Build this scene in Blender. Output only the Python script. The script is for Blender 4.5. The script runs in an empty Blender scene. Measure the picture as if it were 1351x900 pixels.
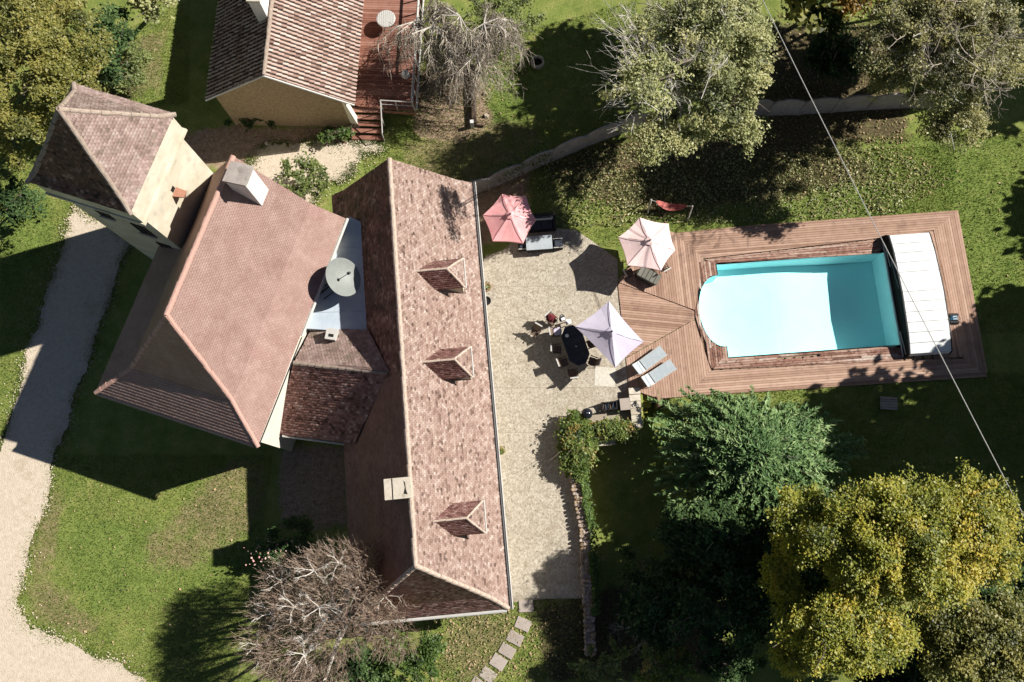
import bpy, math, random
import numpy as np
from mathutils import Vector, Matrix
S = bpy.context.scene
C = S.collection
R = random.Random(7)
NR = np.random.default_rng(11)
rad = math.radians
# ------------------------------------------------------------------ camera: a drone 45 m up, tilted a little off the vertical
H, FPX, CX, CY = 45.0, 1100.0, 675.5, 450.0
NAD = (688.0, 690.0)                                  # picture point right below the drone
_d = np.array([NAD[0]-CX, NAD[1]-CY, FPX]); _d /= np.linalg.norm(_d)
_X = np.array([1.0, 0, 0])-_d[0]*_d; _X /= np.linalg.norm(_X)
_Y = np.cross(_d, _X)
def at(px, py, z=0.0):                                # survey: photo point seen at height z -> world
    r = np.array([px-CX, py-CY, FPX]); v = r*((H-z)/(r@_d))
    return (float(v@_X), float(-(v@_Y)), z)
cam_d = bpy.data.cameras.new('camera'); cam = bpy.data.objects.new('camera', cam_d); C.objects.link(cam)
cam_d.sensor_width = 36; cam_d.lens = 36*FPX/1351.0; cam_d.clip_start = 0.5; cam_d.clip_end = 3000
Rm = np.array([_X, -_Y, -_d])                         # camera (right, down, forward) -> world
right = Rm@np.array([1, 0, 0]); up = Rm@np.array([0, -1, 0]); back = Rm@np.array([0, 0, -1])
cam.matrix_world = Matrix(((right[0], up[0], back[0], 0), (right[1], up[1], back[1], 0), (right[2], up[2], back[2], H), (0, 0, 0, 1)))
S.camera = cam
# ------------------------------------------------------------------ daylight
EL, AZ = 38.4, 17.3                                   # autumn noon sun, azimuth from +x
W = bpy.data.worlds.new('World'); S.world = W; W.use_nodes = True
nt = W.node_tree; bg = nt.nodes['Background']
sky = nt.nodes.new('ShaderNodeTexSky'); sky.sky_type = 'NISHITA'; sky.sun_disc = False
sky.sun_elevation = rad(EL); sky.sun_rotation = rad(90-AZ); sky.altitude = 200; sky.air_density = .45; sky.dust_density = .4; sky.ozone_density = .2
nt.links.new(sky.outputs[0], bg.inputs[0]); bg.inputs[1].default_value = 0.05
sd = bpy.data.lights.new('sun', 'SUN'); sd.energy = 5.0; sd.angle = rad(0.5); sd.color = (1, 0.95, 0.87)
so = bpy.data.objects.new('sun', sd); C.objects.link(so)
sv = Vector((math.cos(rad(EL))*math.cos(rad(AZ)), math.cos(rad(EL))*math.sin(rad(AZ)), math.sin(rad(EL))))
so.rotation_euler = (-sv).to_track_quat('-Z', 'Y').to_euler(); so.location = (40, 20, 60)
S.view_settings.view_transform = 'Standard'; S.view_settings.look = 'None'; S.view_settings.exposure = 0.8; S.view_settings.gamma = 1
S.render.engine = 'CYCLES'; S.cycles.max_bounces = 6; S.cycles.transparent_max_bounces = 8; S.cycles.diffuse_bounces = 4
S.cycles.glossy_bounces = 2; S.cycles.caustics_reflective = False; S.cycles.caustics_refractive = False

# ------------------------------------------------------------------ materials
def mk(name, stops, tint=.5, scale=6., detail=6., rough=.85, bump=0., bscale=40., spec=.25, dirt=None, metal=0., trans=0., stretch=None, nr=.62):
    """stops: colours of a ramp driven by the per-face attribute 'tint' mixed with noise; dirt: (colour, scale, low, high)"""
    m = bpy.data.materials.new(name); m.use_nodes = True; t = m.node_tree; N = t.nodes; L = t.links
    b = N['Principled BSDF']; b.inputs['Roughness'].default_value = rough; b.inputs['Metallic'].default_value = metal
    b.inputs['Specular IOR Level'].default_value = spec
    geo = N.new('ShaderNodeTexCoord'); vec = geo.outputs['Object']
    if stretch:
        mp = N.new('ShaderNodeMapping'); mp.inputs['Scale'].default_value = stretch; L.new(vec, mp.inputs[0]); vec = mp.outputs[0]
    nz = N.new('ShaderNodeTexNoise'); nz.inputs['Scale'].default_value = scale; nz.inputs['Detail'].default_value = detail
    nz.inputs['Roughness'].default_value = nr; L.new(vec, nz.inputs['Vector'])
    st = N.new('ShaderNodeMapRange'); st.inputs[1].default_value = .28; st.inputs[2].default_value = .72; L.new(nz.outputs[0], st.inputs[0])
    at_ = N.new('ShaderNodeAttribute'); at_.attribute_name = 'tint'
    mx = N.new('ShaderNodeMix'); mx.inputs[0].default_value = tint; L.new(st.outputs[0], mx.inputs[2]); L.new(at_.outputs['Fac'], mx.inputs[3])
    rp = N.new('ShaderNodeValToRGB'); L.new(mx.outputs[0], rp.inputs[0]); e = rp.color_ramp.elements
    while len(e) < len(stops): e.new(.5)
    for i, c in enumerate(stops):
        e[i].position = .12+.76*i/max(1, len(stops)-1); e[i].color = (*c, 1)
    col = rp.outputs[0]
    if dirt:
        dc, ds, lo, hi = dirt
        n2 = N.new('ShaderNodeTexNoise'); n2.inputs['Scale'].default_value = ds; n2.inputs['Detail'].default_value = 8; n2.inputs['Roughness'].default_value = .7
        L.new(geo.outputs['Object'], n2.inputs['Vector'])
        mr = N.new('ShaderNodeMapRange'); mr.inputs[1].default_value = lo; mr.inputs[2].default_value = hi; L.new(n2.outputs[0], mr.inputs[0])
        m2 = N.new('ShaderNodeMix'); m2.data_type = 'RGBA'; L.new(mr.outputs[0], m2.inputs[0]); L.new(col, m2.inputs[6]); m2.inputs[7].default_value = (*dc, 1)
        col = m2.outputs[2]
    L.new(col, b.inputs['Base Color'])
    if bump:
        nb = N.new('ShaderNodeTexNoise'); nb.inputs['Scale'].default_value = bscale; nb.inputs['Detail'].default_value = 5; L.new(vec, nb.inputs['Vector'])
        bp = N.new('ShaderNodeBump'); bp.inputs['Strength'].default_value = bump; bp.inputs['Distance'].default_value = .03
        L.new(nb.outputs[0], bp.inputs['Height']); L.new(bp.outputs[0], b.inputs['Normal'])
    if trans:
        tr = N.new('ShaderNodeBsdfTranslucent'); L.new(col, tr.inputs[0]); ms = N.new('ShaderNodeMixShader'); ms.inputs[0].default_value = trans
        L.new(b.outputs[0], ms.inputs[1]); L.new(tr.outputs[0], ms.inputs[2]); L.new(ms.outputs[0], N['Material Output'].inputs[0])
    return m
M = {}
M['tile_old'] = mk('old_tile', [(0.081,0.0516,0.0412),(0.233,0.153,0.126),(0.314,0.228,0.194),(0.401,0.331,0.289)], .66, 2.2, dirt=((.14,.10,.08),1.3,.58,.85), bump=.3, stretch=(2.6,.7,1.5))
M['tile_dark'] = mk('mossy_shade_tile', [(.035,.022,.018),(.10,.052,.042),(.17,.095,.078),(.30,.21,.18)], .6, 1.6, dirt=((.045,.04,.03),1.1,.48,.72), bump=.3)
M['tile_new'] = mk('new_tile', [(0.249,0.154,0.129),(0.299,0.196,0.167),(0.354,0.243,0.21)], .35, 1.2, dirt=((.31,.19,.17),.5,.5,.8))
M['tile_plain_shade'] = mk('red_tile_shade', [(.12,.07,.058),(.17,.10,.085),(.22,.14,.12)], .5, 1.5, dirt=((.11,.07,.055),.8,.5,.75))  # newer red tiles, darkened so the colour carries the slope's shade
M['tile_moss'] = mk('mossy_red_tile', [(0.0913,0.0438,0.0368),(0.227,0.11,0.0918),(0.351,0.188,0.161),(0.499,0.345,0.308)], .65, 1.8, dirt=((.15,.10,.08),1.3,.58,.85), bump=.3)
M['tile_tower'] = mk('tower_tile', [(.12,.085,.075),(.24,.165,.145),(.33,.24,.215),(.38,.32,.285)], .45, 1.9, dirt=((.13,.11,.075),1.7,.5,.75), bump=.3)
M['tile_canal'] = mk('barrel_tile', [(.20,.125,.10),(.35,.24,.20),(.45,.34,.29),(.52,.42,.37)], .8, 3, bump=.2)
M['tile_gap'] = mk('mossy_channel', [(.03,.02,.016),(.07,.045,.035)], .2, 4)
M['ridge_new'] = mk('ridge_tile_pink', [(.36,.20,.16),(.46,.29,.24)], .6, 5)
M['ridge_dull'] = mk('lichen_ridge', [(.16,.11,.09),(.27,.21,.17),(.36,.30,.25)], .5, 6, bump=.3)
M['ridge_old'] = mk('mortared_ridge', [(.24,.16,.125),(.40,.315,.255),(.50,.42,.35)], .5, 6, bump=.3)
M['render'] = mk('lime_render', [(.48,.42,.31),(.58,.52,.40),(.64,.59,.48)], .1, 1.4, dirt=((.40,.33,.22),1.2,.58,.85), bump=.15)
M['render_white'] = mk('pale_render', [(.62,.58,.49),(.70,.66,.58)], .1, 2)
M['tower_wall'] = mk('tower_render', [(.48,.43,.32),(.56,.51,.405),(.63,.585,.48)], .1, .9, dirt=((.34,.31,.25),1.6,.52,.8), bump=.3)
M['stone'] = mk('stone_wall', [(.17,.12,.075),(.30,.22,.14),(.40,.31,.21)], .45, 7, bump=.6, bscale=9)
M['stone_pale'] = mk('pale_stone', [(.36,.31,.24),(.48,.43,.35),(.58,.53,.45)], .5, 5, bump=.4, dirt=((.2,.18,.13),3,.56,.8))
M['stone_path'] = mk('weathered_stone', [(.22,.17,.14),(.34,.275,.235),(.43,.36,.31)], .5, 5, bump=.4, dirt=((.12,.12,.06),2.5,.56,.75))
M['limewash'] = mk('limewash', [(.58,.56,.52),(.72,.70,.66)], .3, 5, dirt=((.35,.33,.30),6,.58,.8))
M['zinc'] = mk('zinc', [(.36,.43,.50),(.50,.56,.62)], .4, 1.5, rough=.55, metal=.1, dirt=((.2,.22,.24),4,.62,.8))
M['gutter'] = mk('gutter', [(.42,.41,.39),(.5,.49,.46)], .3, 4, rough=.5)
M['dish'] = mk('dish_grey', [(.185,.20,.19),(.22,.235,.22)], .2, 3, rough=.5)
M['iron'] = mk('dark_metal', [(.012,.012,.014),(.03,.03,.033)], .4, 8, rough=.5)
M['steel'] = mk('grey_metal', [(.30,.31,.32),(.42,.43,.44)], .4, 8, rough=.4, metal=.4)
M['white'] = mk('white_paint', [(.70,.70,.69),(.80,.80,.79)], .3, 3, rough=.45)
M['polycarbonate'] = mk('white_polycarbonate', [(.80,.82,.82),(.86,.88,.88)], .3, 3, rough=.4, trans=.22)
M['hole'] = mk('soot_and_shade', [(.01,.009,.008),(.02,.018,.016)], .5, 6)  # soot in the flue, elsewhere shade painted into openings and hollows
M['wood_deck'] = mk('deck_timber', [(0.247,0.147,0.102),(0.365,0.235,0.174),(0.484,0.331,0.254)], .72, 3, bump=.2, dirt=((.17,.11,.09),1.0,.55,.8), stretch=(1,1,1))
M['wood_red'] = mk('red_timber', [(.14,.058,.04),(.225,.10,.072),(.31,.165,.125)], .7, 3, bump=.2)
M['wood_worn'] = mk('worn_timber', [(0.092,0.0473,0.0348),(0.253,0.128,0.0943),(0.38,0.257,0.203),(0.517,0.446,0.392)], .65, 5, dirt=((.05,.025,.018),4,.55,.7), bump=.4)
M['wood_dark'] = mk('dark_timber', [(.05,.035,.025),(.10,.07,.05)], .5, 5)
M['terrace'] = mk('washed_concrete', [(0.177,0.149,0.11),(0.321,0.279,0.218),(0.419,0.374,0.305),(0.558,0.51,0.423)], .03, 9.0, detail=5, nr=.75, bump=.9, bscale=18, dirt=((.26,.21,.15),.9,.52,.78))
M['patch'] = mk('pale_patch', [(.44,.41,.34),(.53,.50,.43),(.60,.57,.50)], .03, 6.0, detail=6, nr=.75, bump=.6)
M['joint'] = mk('joint_sand', [(.26,.22,.165),(.34,.295,.23)], .1, 5)
M['gravel'] = mk('limestone_gravel', [(.30,.24,.17),(.47,.395,.305),(.54,.465,.37),(.62,.55,.45)], .06, 4.5, detail=15, nr=.86, bump=.9, bscale=16, dirt=((.30,.235,.15),.55,.56,.82))
M['flag'] = mk('flagstone', [(.30,.255,.22),(.38,.33,.29)], .5, 6, bump=.3)
M['fence'] = mk('cast_concrete', [(.22,.19,.175),(.31,.275,.25),(.38,.35,.32)], .35, 3, dirt=((.10,.10,.07),1.6,.56,.78), bump=.2)
M['pink'] = mk('pink_canvas', [(.70,.30,.31),(.78,.42,.42)], .3, 2, rough=.9, trans=.05)
M['palepink'] = mk('faded_pink_canvas', [(.80,.58,.56),(.84,.66,.64)], .3, 2, rough=.9, trans=.05)
M['lilac'] = mk('lilac_canvas', [(.50,.46,.57),(.56,.52,.62)], .3, 2, rough=.9, trans=.05)
M['cushion'] = mk('grey_blue_cloth', [(.30,.34,.37),(.39,.43,.45)], .3, 4)
M['navy'] = mk('dark_blue_cloth', [(.02,.025,.035),(.05,.06,.08)], .3, 4)
M['wicker'] = mk('dark_wicker', [(.02,.019,.017),(.05,.048,.043)], .5, 30, bump=.5, bscale=60)
M['sling'] = mk('brown_sling', [(.12,.08,.06),(.17,.12,.09)], .4, 10)
M['table'] = mk('dark_table_top', [(.02,.025,.032),(.045,.052,.062)], .4, 6, rough=.45)
M['maroon'] = mk('maroon_cloth', [(.10,.012,.018),(.17,.03,.035)], .5, 14, bump=.5)
M['red'] = mk('red_hammock_cloth', [(.32,.08,.07),(.45,.16,.14)], .5, 8)
M['blue'] = mk('blue_plastic', [(.02,.10,.18),(.05,.20,.32)], .5, 6, rough=.4)
M['terracotta'] = mk('terracotta', [(.28,.13,.08),(.36,.19,.13)], .4, 6)
M['yellow_moss'] = mk('mossy_step', [(.22,.20,.035),(.36,.33,.08)], .4, 6, bump=.3)
M['bark'] = mk('bark', [(.07,.055,.04),(.15,.12,.095),(.22,.19,.16)], .3, 8, bump=.5)
M['bark_pale'] = mk('pale_bark', [(.34,.315,.275),(.52,.485,.43),(.64,.60,.54)], .5, 6, bump=.3)
M['twig_brown'] = mk('brown_twig', [(.20,.135,.10),(.33,.245,.185),(.46,.38,.31)], .7, 5)
M['twig_grey'] = mk('grey_twig', [(.16,.135,.105),(.31,.265,.21),(.46,.41,.34)], .7, 5)
LEAF = dict(trans=.42, rough=.5, spec=.5)
M['leaf_maple'] = mk('maple_leaf', [(0.0744,0.0991,0.0132),(0.217,0.249,0.0304),(0.384,0.377,0.0506),(0.533,0.417,0.0558)], .8, .35, 2, **LEAF)
M['leaf_olive'] = mk('olive_leaf', [(0.107,0.126,0.0476),(0.262,0.286,0.114),(0.428,0.44,0.191),(0.5,0.476,0.226)], .85, .4, 2, **LEAF)
M['leaf_khaki'] = mk('khaki_leaf', [(0.0864,0.0918,0.0378),(0.227,0.227,0.0918),(0.367,0.356,0.151),(0.432,0.389,0.14)], .85, .4, 2, **LEAF)
M['leaf_oak'] = mk('oak_leaf', [(0.0615,0.0769,0.0153),(0.175,0.184,0.041),(0.277,0.267,0.0615),(0.328,0.287,0.0717)], .8, .4, 2, **LEAF)
M['leaf_amber'] = mk('amber_leaf', [(.12,.07,.01),(.26,.15,.02),(.34,.19,.03)], .8, .4, 2, **LEAF)
M['leaf_dark'] = mk('evergreen_leaf', [(0.0192,0.0352,0.0128),(0.048,0.088,0.0288),(0.104,0.16,0.056)], .8, .4, 2, trans=.12, rough=.75, spec=.12)
M['leaf_hedge'] = mk('hedge_leaf', [(0.0448,0.0822,0.0179),(0.128,0.194,0.0374),(0.239,0.299,0.0747),(0.359,0.239,0.0747)], .85, .6, 2, **LEAF)
M['leaf_ivy'] = mk('ivy_leaf', [(0.0325,0.065,0.013),(0.091,0.156,0.0325),(0.156,0.234,0.052)], .85, .6, 2, **LEAF)
M['leaf_shrub'] = mk('pale_shrub_leaf', [(0.078,0.111,0.0325),(0.182,0.227,0.065),(0.312,0.351,0.13)], .85, .6, 2, **LEAF)
M['needle'] = mk('cedar_spray', [(0.0274,0.0662,0.0186),(0.0818,0.16,0.0503),(0.164,0.265,0.0929),(0.274,0.358,0.16)], .85, .5, 2, trans=.15, rough=.6, spec=.3)
M['blade'] = mk('grass_blade', [(0.072,0.12,0.0216),(0.156,0.228,0.042),(0.24,0.282,0.066),(0.36,0.324,0.132)], .8, .25, 4, **LEAF)
M['litter'] = mk('fallen_leaf', [(0.07,0.084,0.028),(0.182,0.168,0.063),(0.28,0.21,0.112),(0.392,0.28,0.168)], .9, .5, 2)
M['flower'] = mk('pink_flower', [(.45,.22,.20),(.6,.42,.38)], .8, 2)

# ------------------------------------------------------------------ mesh helpers
class MB:
    def __init__(s): s.v = []; s.f = []; s.t = []
    def face(s, pts, t=None):
        i = len(s.v); s.v += [tuple(p) for p in pts]; s.f.append(tuple(range(i, i+len(pts)))); s.t.append(R.random() if t is None else t)
    def prism(s, base, top, t=None):                  # two rings of equal length
        t = R.random() if t is None else t
        i = len(s.v); n = len(base); s.v += [tuple(p) for p in base]+[tuple(p) for p in top]
        s.f.append(tuple(range(i+n-1, i-1, -1))); s.f.append(tuple(range(i+n, i+2*n)))
        for k in range(n): s.f.append((i+k, i+(k+1) % n, i+n+(k+1) % n, i+n+k))
        s.t += [t]*(n+2); return s
    def box(s, c, sz, rz=0., t=None, tilt=None):
        ca, sa = math.cos(rz), math.sin(rz); x, y, z = sz[0]/2, sz[1]/2, sz[2]/2
        def P(a, b, h): return (c[0]+a*ca-b*sa, c[1]+a*sa+b*ca, c[2]+h)
        q = [(-x,-y),(x,-y),(x,y),(-x,y)]
        return s.prism([P(a, b, -z) for a, b in q], [P(a, b, z) for a, b in q], t)
    def slab(s, poly, z0, z1, t=None): return s.prism([(p[0], p[1], z0) for p in poly], [(p[0], p[1], z1) for p in poly], t)
    def tube(s, p0, p1, r0, r1=None, n=5, t=None, caps=True):
        r1 = r0 if r1 is None else r1; t = R.random() if t is None else t
        a, b = Vector(p0), Vector(p1); d = b-a
        if d.length < 1e-6: return s
        d.normalize(); x = d.orthogonal().normalized(); y = d.cross(x); i = len(s.v)
        for p, r in ((a, r0), (b, r1)):
            for k in range(n):
                w = 2*math.pi*k/n; s.v.append(tuple(p+x*(r*math.cos(w))+y*(r*math.sin(w))))
        for k in range(n): s.f.append((i+k, i+(k+1) % n, i+n+(k+1) % n, i+n+k)); s.t.append(t)
        if caps: s.f.append(tuple(range(i+n-1, i-1, -1))); s.f.append(tuple(range(i+n, i+2*n))); s.t += [t, t]
        return s
    def path(s, pts, rs, n=5, t=None):
        for k in range(len(pts)-1): s.tube(pts[k], pts[k+1], rs[k], rs[k+1], n, t)
        return s
    def lathe(s, c, prof, n=12, t=None):              # prof: (r, z) upwards
        t = R.random() if t is None else t; i = len(s.v)
        for r, z in prof:
            for k in range(n):
                w = 2*math.pi*k/n; s.v.append((c[0]+r*math.cos(w), c[1]+r*math.sin(w), c[2]+z))
        for j in range(len(prof)-1):
            for k in range(n): s.f.append((i+j*n+k, i+j*n+(k+1) % n, i+(j+1)*n+(k+1) % n, i+(j+1)*n+k)); s.t.append(t)
        s.f.append(tuple(range(i+n-1, i-1, -1))); s.t.append(t); j = len(prof)-1; s.f.append(tuple(range(i+j*n, i+j*n+n))); s.t.append(t)
        return s
    def build(s, name, m, parent=None, smooth=False, off=None):
        me = bpy.data.meshes.new(name)
        o_ = np.array(off if off is not None else (parent_loc(parent) if parent else (0, 0, 0)))
        me.from_pydata((np.array(s.v, dtype=float)-o_).tolist(), [], s.f); me.materials.append(m)
        a = me.attributes.new('tint', 'FLOAT', 'FACE'); a.data.foreach_set('value', s.t)
        if smooth: me.polygons.foreach_set('use_smooth', [True]*len(me.polygons))
        me.update(); o = bpy.data.objects.new(name, me); C.objects.link(o)
        if parent: o.parent = parent
        elif off is not None: o.location = off
        return o
def parent_loc(p):
    v = Vector((0, 0, 0))
    while p is not None: v = v+p.location; p = p.parent
    return v
def raw(name, V, F, m, parent=None, tint=None, off=None):
    """fast mesh from numpy arrays; every face has the same number of corners"""
    me = bpy.data.meshes.new(name); V = np.asarray(V, dtype=np.float32); F = np.asarray(F, dtype=np.int32); k = F.shape[1]
    o_ = np.array(off if off is not None else (parent_loc(parent) if parent else (0, 0, 0)), dtype=np.float32)
    me.vertices.add(len(V)); me.vertices.foreach_set('co', (V-o_).ravel())
    me.loops.add(F.size); me.loops.foreach_set('vertex_index', F.ravel())
    me.polygons.add(len(F)); me.polygons.foreach_set('loop_start', np.arange(0, F.size, k, dtype=np.int32))
    me.polygons.foreach_set('loop_total', np.full(len(F), k, dtype=np.int32))
    me.materials.append(m)
    a = me.attributes.new('tint', 'FLOAT', 'FACE'); a.data.foreach_set('value', (NR.random(len(F)) if tint is None else np.asarray(tint)).astype(np.float32))
    me.update(calc_edges=True); o = bpy.data.objects.new(name, me); C.objects.link(o)
    if parent: o.parent = parent
    elif off is not None: o.location = off
    return o
def tag(o, label=None, cat=None, group=None, kind=None):
    if label: o['label'] = label
    if cat: o['category'] = cat
    if group: o['group'] = group
    if kind: o['kind'] = kind
    return o
def thing(name, loc, label, cat, group=None):
    o = bpy.data.objects.new(name, None); o.empty_display_size = .2; o.location = loc; C.objects.link(o); return tag(o, label, cat, group)
def dup(root, loc, rz=0., label=None, group=None):
    c = root.copy(); C.objects.link(c); c.location = loc; c.rotation_euler = (0, 0, rz)
    if label: c['label'] = label
    if group: c['group'] = group
    for ch in list(root.children):
        d = ch.copy(); C.objects.link(d); d.parent = c
        for g in list(ch.children):
            e = g.copy(); C.objects.link(e); e.parent = d
    return c
def frame(o, u):                                      # local (along, across, z) -> world, across = u turned 90 deg ccw
    u = np.array(u, float); u /= np.linalg.norm(u); n = np.array([-u[1], u[0]])
    return lambda a, b, z=0.: (o[0]+u[0]*a+n[0]*b, o[1]+u[1]*a+n[1]*b, z)
def inpoly(px, py, poly):
    px = np.asarray(px); py = np.asarray(py); r = np.zeros(px.shape, bool); n = len(poly)
    for i in range(n):
        x1, y1 = poly[i][:2]; x2, y2 = poly[(i+1) % n][:2]
        c = ((y1 > py) != (y2 > py)); xi = (x2-x1)*(py-y1)/((y2-y1) if y2 != y1 else 1e-9)+x1
        r ^= c & (px < xi)
    return r
def span(poly2, b):                                   # range of a where a convex polygon crosses the row b
    xs = []
    for i in range(len(poly2)):
        (x1, y1), (x2, y2) = poly2[i], poly2[(i+1) % len(poly2)]
        if (y1-b)*(y2-b) <= 0 and abs(y1-y2) > 1e-9: xs.append(x1+(x2-x1)*(b-y1)/(y2-y1))
    return (min(xs), max(xs)) if len(xs) >= 2 else None
def plane_axes(poly):
    P = [Vector(p) for p in poly]; e = (P[1]-P[0]).normalized(); n = Vector((0, 0, 0))
    for i in range(1, len(P)-1): n += (P[i]-P[0]).cross(P[i+1]-P[0])
    n.normalize()
    if n.z < 0: n = -n
    s = n.cross(e)
    if s.dot(sum(P, Vector())/len(P)-P[0]) < 0: s = -s
    return P[0], e, s, n
def tile_plane(poly, tw, te, Q, F, T, th=.02, jit=.5, tbias=0., barrel=False):
    """lay overlapping courses of tiles on a roof plane (first edge = eave); appends to Q (verts) F (quads) T (tints)"""
    P0, e, s, n = plane_axes(poly)
    p2 = [((Vector(p)-P0).dot(e), (Vector(p)-P0).dot(s)) for p in poly]
    top = max(q[1] for q in p2); rows = max(1, int(round(top/te))); te = top/rows
    for r in range(rows):
        b0, b1 = r*te, (r+1)*te
        s0 = span(p2, b0+1e-4); s1 = span(p2, b1-1e-4)
        if not s0 or not s1: continue
        lo, hi = min(s0[0], s1[0]), max(s0[1], s1[1])
        a = math.floor(lo/tw)*tw-(tw/2 if r % 2 and not barrel else 0)
        rowt = R.gauss(0, .05)
        while a < hi:
            g = .006
            c = lambda x, sp: min(max(x, sp[0]), sp[1])
            A0, A1 = c(a+g, s0), c(a+tw-g, s0); B0, B1 = c(a+g, s1), c(a+tw-g, s1)
            if (A1-A0)+(B1-B0) > .03:
                h = th*(1+R.uniform(-jit, jit)); k = R.uniform(-.012, .012)*jit*2; i = len(Q)
                pt = lambda x, y, z: P0+e*x+s*y+n*z
                t = min(1, max(0, R.gauss(.5, .22)+rowt+tbias))
                if barrel:
                    wd_ = (A1-A0)*.2; A0 += wd_; A1 -= wd_; B0 += wd_*1.2; B1 -= wd_*1.2; m0, m1 = (A0+A1)/2, (B0+B1)/2; hb = h+.06
                    Q.extend([pt(A0, b0, h), pt(m0, b0, hb), pt(A1, b0, h), pt(B0, b1, .004), pt(m1, b1, .06), pt(B1, b1, .004), pt(A0, b0, 0), pt(m0, b0, 0), pt(A1, b0, 0)])
                    F.extend([(i, i+1, i+4, i+3), (i+1, i+2, i+5, i+4), (i+6, i+7, i+1, i), (i+7, i+8, i+2, i+1)]); T.extend([t, t, t*.6, t*.6])
                else:
                    Q.extend([pt(A0, b0+k, h), pt(A1, b0-k, h), pt(B1, b1, .004), pt(B0, b1, .004), pt(A0, b0+k, 0), pt(A1, b0-k, 0)])
                    F.extend([(i, i+1, i+2, i+3), (i+4, i+5, i+1, i)]); T.extend([t, t*.7])
            a += tw
def roof_part(name, planes, m, parent, tw=.2, te=.17, th=.022, under=.06, jit=.5, tbias=0., barrel=False, label=None):
    """a slope: a solid board under real tiles; the tiles (past the limit) are one part"""
    fl = []
    for p in planes:                                    # a slope is flat: settle every corner onto one plane
        P0, e, s, n = plane_axes(p); fl.append([(q[0], q[1], P0.z-((q[0]-P0.x)*n.x+(q[1]-P0.y)*n.y)/n.z) for q in p])
    planes = fl; mb = MB()
    for p in planes:
        P0, e, s, n = plane_axes(p)
        mb.prism([Vector(q)-n*under for q in p], [Vector(q)-n*.004 for q in p], .1)
    o = mb.build(name, M['tile_gap'] if barrel else m, parent)
    Q, F, T = [], [], []
    for p in planes: tile_plane(p, tw, te, Q, F, T, th, jit, tbias, barrel)
    k = raw('tile', [tuple(q) for q in Q], F, m, o, T); k['kind'] = 'stuff'
    if label: o['label'] = label
    return o
def cap_mesh(r, l, m, name='ridge_tile'):
    mb = MB(); n = 5
    for k in range(n):
        a0, a1 = math.pi*k/n-.1*(k == 0), math.pi*(k+1)/n+.1*(k == n-1)
        q = lambda a, x, rr: (x, rr*math.cos(a), rr*math.sin(a)-.35*r)
        mb.face([q(a0, 0, r), q(a0, l, r*.86), q(a1, l, r*.86), q(a1, 0, r)], .5+.3*R.random())
        mb.face([q(a0, 0, r), q(a1, 0, r), q(a1, 0, r*.55), q(a0, 0, r*.55)], .3)
    me_o = mb.build(name, m); me = me_o.data; bpy.data.objects.remove(me_o); return me
def caps(p0, p1, me, l, parent, name='ridge_tile', lift=.03):
    a, b = Vector(p0), Vector(p1); d = b-a; n = max(1, int(d.length/(l*.93)))
    q = d.to_track_quat('X', 'Z'); loc = parent_loc(parent)
    for k in range(n):
        o = bpy.data.objects.new(name, me); C.objects.link(o); o.parent = parent
        o.location = a+d*(k/n)+Vector((R.uniform(-.012, .012), R.uniform(-.012, .012), lift))-loc; o.rotation_mode = 'QUATERNION'; o.rotation_quaternion = q
        o.scale = (d.length/n/(l*.93), R.uniform(.93, 1.07), R.uniform(.93, 1.07))
def strips(poly, dirv, w, gap=.012):
    """rows of boards inside a convex plan polygon, each a mitred quad"""
    d = np.array(dirv, float); d /= np.linalg.norm(d); n = np.array([-d[1], d[0]]); o = np.array(poly[0][:2])
    p2 = [((np.array(p[:2])-o)@d, (np.array(p[:2])-o)@n) for p in poly]
    lo, hi = min(q[1] for q in p2), max(q[1] for q in p2); out = []; b = lo
    while b < hi-.03:
        b0, b1 = b+gap/2, min(b+w, hi)-gap/2; s0, s1 = span(p2, b0), span(p2, b1)
        if s0 and s1:
            f = lambda a, bb: tuple(o+d*a+n*bb)
            if max(s0[1]-s0[0], s1[1]-s1[0]) > .12: out.append([f(s0[0], b0), f(s0[1], b0), f(s1[1], b1), f(s1[0], b1)])
        b += w
    return out

# ------------------------------------------------------------------ ground sheet
PX = lambda pts, z=0.: [at(x, y, z) for x, y in pts]
pool_o = np.array([10.98, 14.15]); PF = frame(pool_o, (0.9974, 0.0722))      # pool frame: x along the top edge, y towards the top of the picture
PL, PW, WATER, DECK = 9.42, 5.3, -.12, .10
def pool_outline(e=0.):                               # rectangle with a rounded (roman) end, e = outward offset
    q = [(PL+e, -PW-e), (PL+e, e), (-e, e), (-e, -.62)]
    for k in range(17):
        a = math.pi*(.5+k/16.)
        q.append((-.12-e*.4+(1.16+e)*math.cos(a)*1.0, -PW/2+(PW/2-.62+e*.3)*math.sin(a)))
    q += [(-e, -PW+.62), (-e, -PW-e)]
    return [PF(x, y)[:2] for x, y in q]
wall_line = [at(x, y) for x, y in ((744, 548), (752, 600), (757, 640), (768, 700), (772, 780), (775, 870), (777, 1000))]
wl_y = np.array([p[1] for p in wall_line][::-1]); wl_x = np.array([p[0] for p in wall_line][::-1])
def wall_x(y): return np.interp(y, wl_y, wl_x)
sm = lambda t: np.clip(t, 0, 1)**2*(3-2*np.clip(t, 0, 1))
def ground_h(x, y):
    x = np.asarray(x, float); y = np.asarray(y, float); dx = x-wall_x(np.clip(y, wl_y[0], wl_y[-1]))
    lim = np.where(x < 6.62, 5.4, np.where(x < 8.0, 7.0, 6.2)); low = (dx > .22)*sm((lim-y)/.3)*(1-sm((dx-7.5)/9.))
    return -1.25*low+.03*np.sin(x*1.7+.6*y)*np.cos(y*1.3-.5*x)
gx = np.concatenate([[-400, -250, -150, -90, -60, -45], np.arange(-34, 34.01, .2), [45, 60, 90, 150, 250, 400]])
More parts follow.
